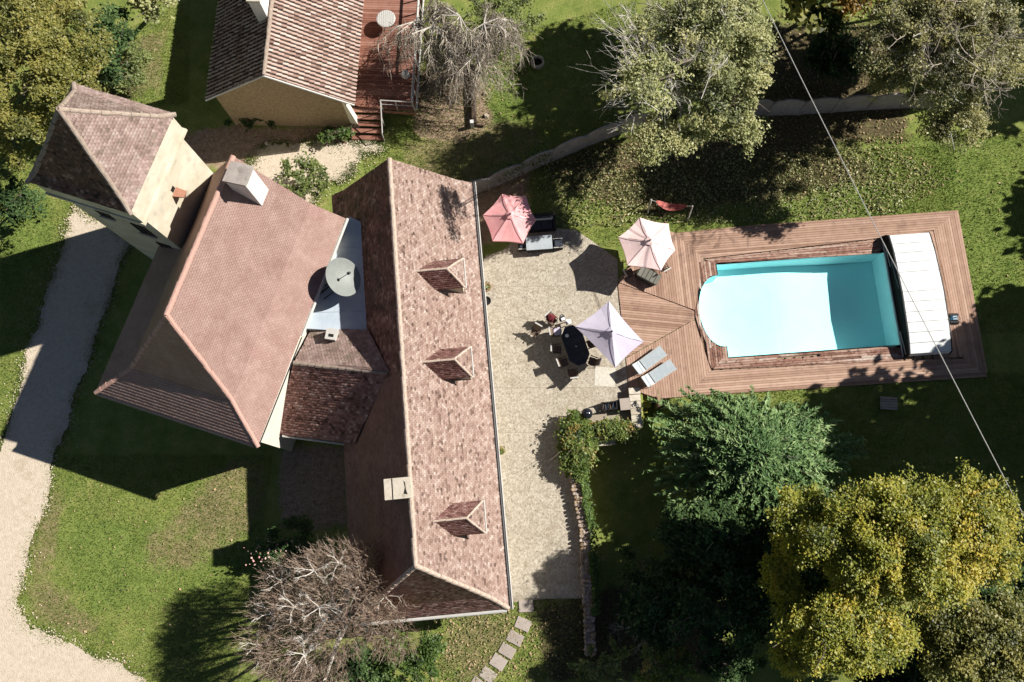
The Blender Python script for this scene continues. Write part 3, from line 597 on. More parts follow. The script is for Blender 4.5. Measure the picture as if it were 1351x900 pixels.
roof_part('roof', hp([[(L_,0,z0),(L_,Wd,z0),(L_-1.6,Wd+k_,z1),(L_-1.6,-k_,z1)], [(L_-1.6,-k_,z1),(L_-1.6,Wd+k_,z1),(e1,mid,z2)]]), M['tile_new'], tall, tw=.16, te=.16, th=.013, jit=.3, label='hipped roof end of new tiles flaring at the eaves')
caps(HF(.15, mid, z2), HF(e1, mid, z2), cap_new, .40, tall)
for w, s in ((0, 1), (Wd, -1)):
    caps(HF(e1, mid, z2), HF(L_-1.6, w-k_*s, z1), cap_new, .40, tall, 'hip_tile', 0); caps(HF(L_-1.6, w-k_*s, z1), HF(L_, w, z0), cap_new, .40, tall, 'hip_tile', 0)
mb = MB(); mb.tube(HF(-.1, .07, 5.93), HF(6.2, .07, 5.93), .08, n=8); mb.build('gutter', M['gutter'], tall)
mb = MB(); mb.tube(HF(6.25, .07, 5.93), HF(L_, .02, 5.93), .03, n=6); mb.build('gutter', M['iron'], tall)
mb = MB(); mb.tube(HF(L_+.05, 0, 5.93), HF(L_+.05, Wd, 5.93), .07, n=8); mb.build('gutter', M['iron'], tall)
cc = [HF(.62, -3.82), HF(1.5, -3.82), HF(1.42, -2.9), HF(.58, -2.9)]
mb = MB(); mb.slab(cc, 8.6, 11.35, .5); ch = mb.build('chimney', M['limewash'], tall)
cx_ = np.mean(np.array(cc)[:, :2], 0); ex = [tuple(cx_+(np.array(p[:2])-cx_)*1.12) for p in cc]
k = MB(); k.slab(ex, 11.353, 11.5, .6); k.build('chimney_cap', M['fence'], ch)
mb = MB(); mb.prism([HF(.55, -2.9, 8.8), HF(1.45, -2.9, 8.8), HF(1.45, -2.7, 8.5), HF(.55, -2.7, 8.5)], [HF(.55, -2.9, 8.95), HF(1.45, -2.9, 8.95), HF(1.45, -2.66, 8.6), HF(.55, -2.66, 8.6)], .5); mb.build('flashing', M['limewash'], ch)
windows(tall, HF, [(8.8, 9.8, .9, 2.3)], -.12, M['white'], 1)

# ------------------------------------------------------------------ square tower
tc_ = HF(2.05, -8.75)
tower = thing('tower', (*tc_[:2], 0), 'square dovecote tower with steep four sided tiled roof and pale rendered wall', 'tower')
QF = frame(tc_, (-.308, -.951)); sq = lambda h: [(h, h), (-h, h), (-h, -h), (h, -h)]
mb = MB(); mb.slab([QF(*p)[:2] for p in sq(2.05)], -.2, 11.0, .5); mb.build('wall', M['tower_wall'], tower)
mb = MB(); mb.prism([QF(a, b, 10.85) for a, b in sq(2.08)], [QF(a, b, 11.15) for a, b in sq(2.32)], .3); mb.prism([QF(a, b, 11.15) for a, b in sq(2.34)], [QF(a, b, 11.3) for a, b in sq(2.34)], .2); mb.prism([QF(a, b, 11.3) for a, b in sq(2.26)], [QF(a, b, 12.62) for a, b in sq(2.26)], .6); mb.build('cornice', M['tower_wall'], tower)
he, hk = 2.36, 1.95; names = []
for i in range(4):
    a, b = sq(1)[i], sq(1)[(i+1) % 4]
    roof_part('roof', [[QF(a[0]*he, a[1]*he, 12.65), QF(b[0]*he, b[1]*he, 12.65), QF(b[0]*hk, b[1]*hk, 12.98), QF(a[0]*hk, a[1]*hk, 12.98)], [QF(a[0]*hk, a[1]*hk, 12.98), QF(b[0]*hk, b[1]*hk, 12.98), QF(0, 0, 16.0)]], M['tile_tower'] if i != 3 else M['tile_dark'], tower, tw=.165, te=.13)  # face turned from the sun gets darker tiles, shade put into the colour
    caps(QF(0, 0, 16.0), QF(a[0]*hk, a[1]*hk, 12.98), cap_dull, .42, tower, 'hip_tile', -.03); caps(QF(a[0]*hk, a[1]*hk, 12.98), QF(a[0]*he, a[1]*he, 12.65), cap_dull, .42, tower, 'hip_tile', -.03)
mb = MB(); mb.prism([QF(-.12, 2.05, 9.45), QF(.35, 2.05, 9.45), QF(.2, 2.5, 9.4), QF(-.12, 2.5, 9.4)], [QF(-.12, 2.05, 9.62), QF(.35, 2.05, 9.62), QF(.2, 2.5, 9.47), QF(-.12, 2.5, 9.47)], .3); mb.box((*QF(.1, 2.3)[:2], 9.36), (.3, .05, .08), .3); mb.build('bracket', M['terracotta'], tower)
mb = MB(); mb.face([QF(-.05, 2.056, 9.65), QF(.2, 2.056, 9.65), QF(.2, 2.056, 9.95), QF(-.05, 2.056, 9.95)], .5); mb.build('opening', M['hole'], tower)
TWF = frame(QF(2.05, 0), (.951, -.308))
def twin(spec): windows(tower, frame(QF(0, 0), (.951, -.308)), spec, -2.05, M['wood_dark'], -1)
twin([(.6, 1.3, 8.2, 9.4), (-.9, -.3, 9.2, 9.9), (.7, 1.4, 5.6, 6.9)])

# ------------------------------------------------------------------ low range joining the two houses, with its zinc flat roof
link = thing('link_building', (*TF(10.3, -7.6)[:2], 0), 'low old building with mossy roof wedged between the pink roofed house and long house', 'building')
mb = MB(); mb.slab([TF(1.9, -7.3)[:2], TF(12.95, -7.15)[:2], TF(12.35, -10.2)[:2], TF(4, -9.3)[:2]], -.2, 3.05, .5); mb.build('wall', M['render'], link)
def to_wall(p, q, off=.03):                            # end a roof edge at the wall plane of the tall house
    A, B = np.array(TF(*p)), np.array(TF(*q)); n_ = np.array([.951, -.308]); o_ = np.array([-8.7, 14.7]); a = (A[:2]-o_)@n_-off; b = (B[:2]-o_)@n_-off; f = a/(a-b); return tuple(A+(B-A)*f)
LKR = to_wall((9.5, -9.5, 5.5), (10.66, -4.5, 6.65)); LKE = to_wall((12.66, -10.62, 3.1), (13.5, -6.85, 3.95), -.3); LKU = to_wall((7.55, -8.9, 4.5), (8.3, -5.55, 5.6))
roof_part('roof', [[LKE, TF(13.5,-6.85,3.95), TF(10.66,-4.5,6.65), LKR]], M['tile_moss'], link, tw=.17, te=.14, th=.016, jit=.9, label='slope of dark mossy tiles')
roof_part('roof', [[TF(8.3,-5.55,5.6), LKU, LKR, TF(10.66,-4.5,6.65)]], M['tile_tower'], link, tw=.17, te=.14, th=.03, jit=.8, label='slope of lichen covered tiles')
caps(LKR, TF(10.63, -4.65, 6.63), cap_dull, .42, link)
mb = MB(); mb.tube(TF(12.7, -10.6, 3.08), TF(13.42, -7.4, 3.08), .07, n=8); mb.build('gutter', M['gutter'], link)
zb = MB(); zr_ = [TF(2.2, -6.25)[:2], TF(2.6, -5.6)[:2], TF(8.35, -5.5)[:2], TF(7.75, -9.0)[:2]]; zb.slab(zr_, 4.3, 5.25, .5); zf = zb.build('flat_roof', M['zinc'], link)
for k in range(4):
    a = 3.9+k*1.1; s = MB(); s.tube(TF(a, -5.7, 5.26), TF(a-.2, -6.6-.43*(a-2.6), 5.26), .022, n=4); s.build('seam', M['zinc'], zf)
v_ = at(437, 441, 5.7); mb = MB(); mb.box((v_[0], v_[1], 5.5), (.5, .55, .6), -.15, .7); vt = mb.build('roof_vent', M['gutter'], link)
mb = MB(); mb.box((v_[0]+.02, v_[1]-.08, 5.81), (.24, .14, .02), -.15); mb.build('vent_opening', M['hole'], vt)
# satellite dish
dc = Vector(at(452, 366, 6.45)); dish = thing('satellite_dish', tuple(dc), 'big pale grey satellite dish above the zinc flat roof', 'satellite dish')
nrm = Vector((.66, .03, .75)).normalized(); ax = nrm.orthogonal().normalized(); ay = nrm.cross(ax)
mb = MB(); rings = [(r_, -.16+.25*r_*r_) for r_ in (.02, .2, .4, .55, .7, .82, .92, .98)]+[(1.0, .085), (1.0, .06)]; n = 40; V = []
for r, h in rings: V += [dc+ax*(.95*r*math.cos(2*math.pi*k/n))+ay*(.96*r*math.sin(2*math.pi*k/n))+nrm*h for k in range(n)]
for j in range(len(rings)-1):
    for k in range(n): mb.face([V[j*n+k], V[j*n+(k+1) % n], V[(j+1)*n+(k+1) % n], V[(j+1)*n+k]], .5)
mb.face([V[k] for k in range(n)], .5)
rf = mb.build('reflector', M['dish'], dish); rf.data.polygons.foreach_set('use_smooth', [True]*len(rf.data.polygons))
hub = dc+nrm*.62+ay*.05; mb = MB(); mb.tube(dc-nrm*.14, hub, .025, n=6); mb.build('feed_arm', M['steel'], dish)
mb = MB(); mb.tube(hub-nrm*.05, hub+nrm*.12, .08, .06, n=8); mb.build('feed_horn', M['iron'], dish)
wallp = Vector(HF(3.9, -.12, 5.3)); mb = MB(); mb.path([dc-nrm*.2, dc-nrm*.35+Vector((-.25, -.05, -.3)), wallp], [.05]*3, 6); mb.tube(dc-nrm*.3+Vector((-.05, .4, -.2)), wallp+Vector((.02, .3, -.3)), .03); mb.tube(dc-nrm*.3+Vector((-.05, -.4, -.2)), wallp+Vector((0, -.3, -.3)), .03); mb.build('mount', M['iron'], dish)

# ------------------------------------------------------------------ cottage at the top, with its timber terrace
UF = frame((-9.1, 22.46), (.04, .999))
cot = thing('stone_cottage', (*UF(4, 4.1)[:2], 0), 'cottage with rough barrel tiled roof and stone gable at the top of the picture', 'cottage')
Wc = 8.05; rzc = 6.15; Lc = 13.
mb = MB(); mb.slab([UF(.18, .75)[:2], UF(Lc, .75)[:2], UF(Lc, 7.65)[:2], UF(.1, 7.65)[:2]], -.2, 3.3, .5)
mb.prism([UF(.18, .75, 3.3), UF(.1, 7.65, 3.3), UF(.5, 7.65, 3.3), UF(.5, .75, 3.3)], [UF(.16, 4.05, 5.9), UF(.16, 4.15, 5.9), UF(.5, 4.15, 5.9), UF(.5, 4.05, 5.9)], .5); mb.build('wall', M['stone'], cot)
mb = MB(); mb.prism([UF(.12, .3, 0), UF(.5, .3, 0), UF(.5, .74, 0), UF(.12, .74, 0)], [UF(.12, .6, 3.1), UF(.5, .6, 3.1), UF(.5, .74, 3.1), UF(.12, .74, 3.1)], .5); mb.build('buttress', M['render_white'], cot)
roof_part('roof', [[UF(*p) for p in q] for q in [[(Lc,0,3.2),(-.05,0,3.2),(-.12,4.1,rzc),(Lc,4.1,rzc)]]], M['tile_canal'], cot, tw=.235, te=.30, th=.05, jit=.6, barrel=True, label='right slope of weathered tiles, striped by branch shadows')
roof_part('roof', [[UF(*p) for p in q] for q in [[(-.05,Wc+.15,3.2),(Lc,Wc+.15,3.2),(Lc,4.1,rzc),(-.12,4.1,rzc)]]], M['tile_canal'], cot, tw=.235, te=.30, th=.05, jit=.6, barrel=True, label='left slope of dark weathered tiles')
caps(UF(Lc, 4.1, rzc+.05), UF(-.12, 4.1, rzc+.05), cap_dull, .42, cot)
mb = MB(); mb.tube(UF(-.1, Wc+.15, 3.22), UF(-.17, 4.1, rzc+.02), .05, n=5); mb.tube(UF(-.17, 4.1, rzc+.02), UF(-.1, 0, 3.22), .05, n=5); mb.build('verge', M['gutter'], cot)
cc = [UF(3.2, 4.25), UF(4.2, 4.25), UF(4.2, 4.85), UF(3.2, 4.85)]; chimney(cot, cc, 4.9, 7.5, M['limewash'], M['stone_pale'])
windows(cot, frame(UF(0, 0), (.999, -.04)), [], 0, M['white'])
td = thing('timber_terrace', (*UF(3, -1.1)[:2], 0), 'raised red timber terrace with railing beside the cottage', 'terrace')
tz = 1.05; tp = [UF(.75, -.08)[:2], UF(.75, -3.0)[:2], UF(9., -2.95)[:2], UF(9., -.1)[:2]]
tp = [UF(.98, .62)[:2], UF(.8, -3.02)[:2], UF(9.2, -2.95)[:2], UF(9.2, .62)[:2]]
for q in strips(tp, (1, -.04), .15, .016):
    z = tz+R.uniform(-.005, .005); mb = MB(); mb.slab(q, z-.04, z, min(1, max(0, R.gauss(.5, .25)))); mb.build('plank', M['wood_red'], td)
mb = MB(); mb.prism([UF(.76, -1.15, tz-.3), UF(.7, -3.05, tz-.3), UF(.74, -3.05, tz-.3), UF(.8, -1.15, tz-.3)], [UF(.76, -1.15, tz-.045), UF(.7, -3.05, tz-.045), UF(.74, -3.05, tz-.045), UF(.8, -1.15, tz-.045)], .8); mb.build('fascia', M['wood_red'], td)
mb = MB()
for a in (1.1, 4, 7):
    for b in (-.9, -2.8): mb.tube(UF(a, b, -.1), UF(a, b, tz-.05), .06)
mb.build('support_posts', M['wood_dark'], td)
st = thing('timber_steps', (*UF(.2, -.1)[:2], 0), 'five red timber steps leading up to the raised terrace', 'steps')
for k in range(5):
    z = tz*(k+.6)/5.6; a = -.62+k*.335
    mb = MB(); mb.prism([UF(a, .72, z-.04), UF(a, -1.1, z-.04), UF(a+.3, -1.08, z-.04), UF(a+.3, .7, z-.04)], [UF(a, .72, z), UF(a, -1.1, z), UF(a+.3, -1.08, z), UF(a+.3, .7, z)], R.random()); mb.build('tread', M['wood_red'], st)
for b in (.74, -1.12): mb = MB(); mb.prism([UF(-.66, b, 0), UF(1.0, b, tz-.12), UF(1., b-.04, tz-.12), UF(-.66, b-.04, 0)], [UF(-.66, b, .2), UF(1.0, b, tz+.05), UF(1., b-.04, tz+.05), UF(-.66, b-.04, .2)], .3); mb.build('stringer', M['wood_dark'], st)
rl = thing('terrace_railing', (*UF(3, -3)[:2], 0), 'pale painted railing along the outer edge of the raised timber terrace', 'railing')
def rail(pts, z, r=.045, nm='rail'):
    mb = MB(); mb.path([(p[0], p[1], z) for p in pts], [r]*len(pts), 6); mb.build(nm, M['gutter'], rl)
rail([UF(.84, -2.94), UF(9.2, -2.88)], tz+.95, .07); rail([UF(.84, -3.1), UF(9.2, -3.04)], tz+.1, .06); rail([UF(.9, -1.14), UF(.84, -2.92)], tz+.95, .03); rail([UF(.9, -1.14), UF(.84, -2.92)], tz+.5, .02)
for a in np.arange(.86, 9, .9): mb = MB(); mb.tube(UF(a, -3.0, tz-.1), UF(a, -2.94, tz+.95), .045, n=6); mb.build('baluster', M['gutter'], rl)
for b in (-1.14, -2.0): mb = MB(); mb.tube(UF(.86, b, tz-.1), UF(.86, b, tz+.95), .03, n=6); mb.build('baluster', M['gutter'], rl)
rs = thing('stair_handrail', (*UF(.1, -1.15)[:2], 0), 'pale painted handrail running down beside the timber steps', 'handrail')
mb = MB(); mb.tube(UF(.9, -1.16, tz+.93), UF(-.6, -1.2, .95), .035, n=6); mb.build('rail', M['gutter'], rs)
for a, z in ((-.6, .1), (.15, .5)): mb = MB(); mb.tube(UF(a, -1.18, z-.1), UF(a, -1.18, .95+(a+.6)*.66), .03, n=6); mb.build('baluster', M['gutter'], rs)

# ------------------------------------------------------------------ parasols
def parasol(px, corners_px, rim, top, m, label, nrib, val=.12, droop=.05, base=True):
    cs = [Vector(at(x, y, rim)) for x, y in corners_px]; c = sum(cs, Vector())/len(cs); c.z = 0
    r = thing('parasol', tuple(c), label, 'parasol'); ap = Vector((c.x, c.y, top)); K = 6
    mb = MB()
    for i in range(len(cs)):
        a, b = cs[i], cs[(i+1) % len(cs)]; rows = []
        for k in range(K+1):
            f = k/K; row = []
            for j in range(5):
                g = j/4; e = a+(b-a)*g; q = ap+(e-ap)*f
                q.z -= droop*math.sin(math.pi*f)*1.0+(.06*f*f*math.sin(math.pi*g)) - .02*math.sin(math.pi*g*2)*f
                q += (ap-e)*(.045*f*f*math.sin(math.pi*g)); row.append(q)
            rows.append(row)
        for k in range(K):
            for j in range(4):
                mb.face([rows[k][j], rows[k+1][j], rows[k+1][j+1], rows[k][j+1]] if k else [rows[0][0], rows[1][j], rows[1][j+1]], .5)
        if val:
            for j in range(4): p, q = rows[K][j], rows[K][j+1]; mb.face([p, p-Vector((0, 0, val)), q-Vector((0, 0, val)), q], .2)
    cn = mb.build('canopy', m, r)
    cap = MB(); n = len(cs)
    for i in range(n):
        a, b = cs[i], cs[(i+1) % n]; p = ap+(a-ap)*.16+Vector((0, 0, .05)); q = ap+(b-ap)*.16+Vector((0, 0, .05)); cap.face([ap+Vector((0, 0, .09)), p, q], .7)
    cap.build('vent_flap', m, cn)
    for a in cs:
        s = MB(); s.tube(ap-Vector((0, 0, .06)), a-Vector((0, 0, .05)), .014, n=4); s.tube(Vector((c.x, c.y, top-.7)), ap+(a-ap)*.5-Vector((0, 0, .07+droop)), .01, n=4); s.build('rib', M['steel'], r)
        s = MB(); s.tube(ap+(a-ap)*.16+Vector((0, 0, .012)), a+Vector((0, 0, .008)), .011, n=4, t=.9); s.build('seam', m, cn)
    s = MB(); s.tube((c.x, c.y, .05), ap+Vector((0, 0, .1)), .03, n=8); s.build('pole', M['steel'], r)
    s = MB(); s.lathe((ap.x, ap.y, ap.z+.08), [(.045, 0), (.055, .04), (.02, .09)], 8); s.build('finial', M['iron'], r)
    s = MB(); s.lathe((c.x, c.y, .055), [(.34, 0), (.33, .06), (.1, .1), (.06, .3)], 16); s.build('base', M['iron'], r)
    return r
parasol(0, [(637,284),(662,256),(694,258),(707,290),(690,321),(650,318)], 2.2, 2.72, M['pink'], 'deep pink six sided parasol dappled with leaf shadows beside the long house', 6)
parasol(0, [(816,313),(844,287),(882,295),(891,330),(872,357),(828,350)], 2.2, 2.72, M['palepink'], 'faded pale pink six sided parasol on the corner of the pool deck', 6)
parasol(0, [(759,431),(803,397),(849,451),(812,485)], 2.35, 2.9, M['lilac'], 'lilac four sided parasol standing beside the dining table', 4, val=.05)

# ------------------------------------------------------------------ garden furniture
TZ = .055
def local(root, rz):
    x0, y0, z0 = root.location; ca, sa = math.cos(rz), math.sin(rz)
    return lambda x, y, z=0.: (x0+x*ca-y*sa, y0+x*sa+y*ca, z0+z)
def lbox(mb, F, x0, x1, y0, y1, z0, z1, t=.5):
    return mb.prism([F(x0, y0, z0), F(x1, y0, z0), F(x1, y1, z0), F(x0, y1, z0)], [F(x0, y0, z1), F(x1, y0, z1), F(x1, y1, z1), F(x0, y1, z1)], t)
def softbox(name, F, x0, x1, y0, y1, z0, z1, m, parent, r=.05):
    mb = MB(); n = 6; rings = []
    for z, ins in ((z0, r*.4), (z0+r*.6, 0), (z1-r, 0), (z1-r*.3, r*.35), (z1, r*1.3)):
        rings.append([F(x0+ins, y0+r+ins, z), F(x0+r+ins, y0+ins, z), F(x1-r-ins, y0+ins, z), F(x1-ins, y0+r+ins, z), F(x1-ins, y1-r-ins, z), F(x1-r-ins, y1-ins, z), F(x0+r+ins, y1-ins, z), F(x0+ins, y1-r-ins, z)])
    for a, b in zip(rings[:-1], rings[1:]):
        for k in range(8): mb.face([a[k], a[(k+1) % 8], b[(k+1) % 8], b[k]], .5)
    mb.face(rings[-1], .5); mb.face(rings[0][::-1], .5)
    o = mb.build(name, m, parent); return o
def chair(loc, rz, label, group):                     # folding garden chair, faces local +x
    r = thing('folding_chair', loc, label, 'chair', group); F = local(r, 0)
    mb = MB(); lbox(mb, F, -.2, .22, -.2, .2, .42, .45, .5); mb.build('seat', M['sling'], r)
    mb = MB(); mb.prism([F(-.19, -.19, .48), F(-.165, -.19, .48), F(-.165, .19, .48), F(-.19, .19, .48)], [F(-.36, -.19, .98), F(-.335, -.19, .98), F(-.335, .19, .98), F(-.36, .19, .98)], .5); mb.build('backrest', M['sling'], r)
    mb = MB(); lbox(mb, F, -.395, -.325, -.23, .23, .985, 1.02, .9); mb.build('top_rail', M['gutter'], r)
    for s in (-.215, .215):
        mb = MB(); mb.tube(F(.24, s, 0), F(-.365, s, 1.0), .014, n=5); mb.build('leg', M['iron'], r)
        mb = MB(); mb.tube(F(-.3, s*.9, 0), F(.2, s*.9, .44), .014, n=5); mb.build('leg', M['iron'], r)
        mb = MB(); lbox(mb, F, -.25, .2, s*1.12-.022, s*1.12+.022, .64, .665, .4); mb.build('armrest', M['wood_dark'], r)
    return r
# dining table: long octagon, axis between the photo's two ends
tcx = at(758, 459, TZ); tb = thing('dining_table', tcx, 'dark oblong garden dining table half under the lilac parasol', 'table'); ta = rad(-72)
F = local(tb, ta); a, b, c = 1.12, .58, .42
oct_ = [(a, -.22), (a, .22), (a-c, b), (-a+c, b), (-a, .22), (-a, -.22), (-a+c, -b), (a-c, -b)]
mb = MB(); mb.prism([F(x, y, .71) for x, y in oct_], [F(x, y, .74) for x, y in oct_], .4); tt = mb.build('tabletop', M['table'], tb)
for k in range(9):
    x = -.95+k*.237; h = b if abs(x) < a-c else .22+(b-.22)*(a-abs(x))/c; mb = MB(); lbox(mb, F, x-.1, x+.1, -h+.06, h-.06, .741, .749, R.random()); mb.build('slat', M['table'], tt)
for sx in (-.75, .75):
    for sy in (-.36, .36): mb = MB(); mb.tube(F(sx, sy, 0), F(sx*.92, sy*.9, .71), .03, n=6); mb.build('leg', M['iron'], tb)
mb = MB(); lbox(mb, F, -.7, .7, -.03, .03, .2, .25); mb.build('stretcher', M['iron'], tb)
P = lambda x, y: at(x, y, TZ)
g_ = 'folding chairs round the dining table'
c0 = chair(P(735, 463), rad(17), 'brown folding chair at the middle of the long left side of the dark dining table', g_)
dup(c0, P(743, 480), rad(20), 'brown folding chair nearest the bottom end of the left side of the dark dining table')
dup(c0, P(733, 441), rad(8), 'folding chair holding a round lilac cushion at the dark dining table')
dup(c0, P(728, 425), rad(-45), 'folding chair with a dark red jacket at the top end of the dark dining table')
dup(c0, P(779, 455), rad(197), 'folding chair mostly hidden by the lilac parasol across the dark dining table')
dup(c0, P(781, 479), rad(160), 'folding chair pulled up at the lower right corner of the dark dining table')
dup(c0, P(755, 494), rad(98), 'folding chair tucked in at the bottom end of the dark dining table')
dup(c0, P(706, 441), rad(-120), 'folding chair standing empty away from the dining table to its left')
q = P(735, 440); cu = MB(); cu.lathe((q[0], q[1], .51), [(.2, 0), (.25, .03), (.25, .07), (.2, .1), (.06, .085)], 16); o = cu.build('round_cushion', M['lilac'], off=(q[0], q[1], .51)); tag(o, 'round lilac cushion lying on a folding chair', 'cushion')
q = Vector(P(726.5, 423.5)); jk = MB(); n = 10
for k in range(n):
    w0, w1 = 2*math.pi*k/n, 2*math.pi*(k+1)/n; rr = lambda w, h: (.24+.05*math.sin(3*w+h))*(1.1-.25*h)
    for h0, h1 in ((.5, .75), (.75, 1.0)): jk.face([q+Vector((rr(w0,h0)*math.cos(w0), rr(w0,h0)*.8*math.sin(w0), h0)), q+Vector((rr(w1,h0)*math.cos(w1), rr(w1,h0)*.8*math.sin(w1), h0)), q+Vector((rr(w1,h1)*math.cos(w1), rr(w1,h1)*.8*math.sin(w1), h1)), q+Vector((rr(w0,h1)*math.cos(w0), rr(w0,h1)*.8*math.sin(w0), h1))])
    jk.face([q+Vector((rr(w0,1)*math.cos(w0), rr(w0,1)*.8*math.sin(w0), 1.0)), q+Vector((rr(w1,1)*math.cos(w1), rr(w1,1)*.8*math.sin(w1), 1.0)), q+Vector((.02, 0, 1.07))])
o = jk.build('jacket', M['maroon'], off=tuple(q)); tag(o, 'dark red jacket draped over a folding chair', 'jacket')
# things at the head of the table
q = P(741, 424); bg_ = thing('canvas_bag', q, 'black and white bag at the top end of the dining table', 'bag'); F = local(bg_, .4)
softbox('body', F, -.16, .16, -.12, .12, .45, .78, M['navy'], bg_); softbox('white_flap', F, -.1, .12, -.14, .02, .62, .8, M['white'], bg_, .03); MB().path([F(-.12, .1, .75), F(-.05, .15, .95), F(.08, .14, .94), F(.13, .1, .76)], [.02]*4).build('handle', M['navy'], bg_)
q = P(749, 427); bg_ = thing('stool', q, 'small white topped stool at the top right of the dining table', 'stool'); F = local(bg_, .2)
softbox('seat', F, -.15, .15, -.14, .14, .42, .48, M['white'], bg_, .03)
for sx in (-.12, .12):
    for sy in (-.11, .11): MB().tube(F(sx, sy, 0), F(sx, sy, .43), .015).build('leg', M['iron'], bg_)
def plate(px, py, r, m, label, name='plate'):
    q = at(px, py, .805); mb = MB(); mb.lathe((q[0], q[1], .805), [(r*.6, 0), (r, .015), (r*.9, .018), (r*.55, .008)], 14); o = mb.build(name, m, off=(q[0], q[1], .805)); tag(o, label, 'plate')
plate(748, 443, .1, M['white'], 'small white plate on the dining table near its top end'); plate(760, 457, .05, M['steel'], 'small metal ashtray in the middle of the dining table', 'ashtray')
# lounge set under the pink parasol
q = P(716, 298); sf = thing('garden_sofa', q, 'black wicker sofa with dark blue cushion behind the grey topped table', 'sofa'); F = local(sf, rad(4))
mb = MB(); lbox(mb, F, -.95, .72, -.38, .38, .02, .34); mb.build('base', M['wicker'], sf); mb = MB(); lbox(mb, F, -.95, .72, .32, .46, .34, .8); mb.build('backrest', M['wicker'], sf)
for x in (-.95, .6): mb = MB(); lbox(mb, F, x, x+.13, -.38, .32, .34, .62); mb.build('armrest', M['wicker'], sf)
softbox('seat_cushion', F, -.8, -.12, -.36, .28, .345, .47, M['navy'], sf); softbox('seat_cushion', F, -.1, .58, -.36, .28, .345, .47, M['navy'], sf); softbox('back_cushion', F, -.8, .58, .14, .3, .475, .76, M['cushion'], sf)
q = P(711, 325); lt = thing('lounge_table', q, 'low table with pale grey glass top beside the pink parasol', 'table'); F = local(lt, rad(4))
mb = MB(); lbox(mb, F, -.73, .73, -.4, .4, .6, .635); mb.build('tabletop', M['cushion'], lt); mb = MB(); lbox(mb, F, -.68, .68, -.35, .35, .04, .59); mb.build('base', M['wicker'], lt)
for k, (x, y, lb) in enumerate(((690, 326, 'white edged black wicker stool at the left end of the grey topped table'), (736, 324, 'dark wicker stool at the right end of the grey topped table'))):
    s = thing('wicker_stool', P(x, y), lb, 'stool', 'wicker stools at the ends of the lounge table'); F = local(s, rad(4))
    mb = MB(); lbox(mb, F, -.26, .26, -.27, .27, .02, .38); mb.build('base', M['wicker'], s); softbox('cushion', F, -.22, .22, -.22, .22, .385, .46, M['navy'], s)
    for y_ in (-.27, .25): mb = MB(); lbox(mb, F, -.27, .27, y_, y_+.04, .385, .44); mb.build('rim', M['gutter'], s)
# wicker bench and chairs by the pale pink parasol
q = at(853, 366, DECK); s = thing('wicker_bench', q, 'grey wicker bench under the edge of the pale pink parasol', 'bench'); F = local(s, rad(-30))
hx = [(-.66, -.2), (-.5, -.36), (.5, -.36), (.68, -.12), (.62, .2), (.4, .36), (-.5, .34)]
mb = MB(); mb.prism([F(x, y, .03) for x, y in hx], [F(x*.97, y*.97, .52) for x, y in hx], .3); mb.build('base', M['wicker'], s); gw = mk('grey_wicker', [(.12,.12,.10),(.2,.195,.17)], .4, 30, bump=.4)
for k in range(5): x = -.52+k*.25; mb = MB(); lbox(mb, F, x, x+.22, -.3, .3, .525, .55, R.random()); mb.build('slat', gw, s)
c2 = chair(at(832, 345, DECK), rad(-20), 'pale folding chair half hidden under the pale pink parasol', 'folding chairs by the deck corner'); dup(c2, at(872, 356, DECK), rad(120), 'folding chair peeping out below the pale pink parasol rim'); dup(c2, at(829, 363, DECK), rad(30), 'folding chair at the deck edge left of the grey wicker bench')
# sun loungers
def lounger(loc, rz, label):
    r = thing('sun_lounger', loc, label, 'sun lounger', 'grey sun loungers on the deck'); F = local(r, 0)
    mb = MB(); lbox(mb, F, -.25, 1.15, -.3, .3, .33, .365); mb.build('sling', M['cushion'], r)
    mb = MB(); mb.prism([F(-.28, -.3, .345), F(-.28, .3, .345), F(-.30, .3, .375), F(-.30, -.3, .375)], [F(-.82, -.3, .88), F(-.82, .3, .88), F(-.84, .3, .91), F(-.84, -.3, .91)], .7); mb.build('backrest', M['cushion'], r)
    for s in (-.32, .32):
        mb = MB(); mb.tube(F(-.3, s, .35), F(1.18, s, .35), .022); mb.tube(F(-.28, s, .35), F(-.84, s, .9), .022); mb.build('frame', M['gutter'], r)
        for x in (-.6, .95): mb = MB(); mb.tube(F(x, s, 0), F(x+.08, s, .35), .02); mb.build('leg', M['gutter'], r)
    mb = MB(); lbox(mb, F, -.33, -.27, -.32, .32, .35, .38); mb.build('hinge_bar', M['iron'], r); return r
l0 = lounger((0, 0, DECK), 0, 'upper of the two grey sun loungers, nearer the lilac parasol')
lo1, lo2 = at(852, 480, DECK), at(864, 497, DECK); l0.location = lo1; l0.rotation_euler = (0, 0, rad(36)); dup(l0, lo2, rad(33), 'lower of the two grey sun loungers, nearer the mossy steps')
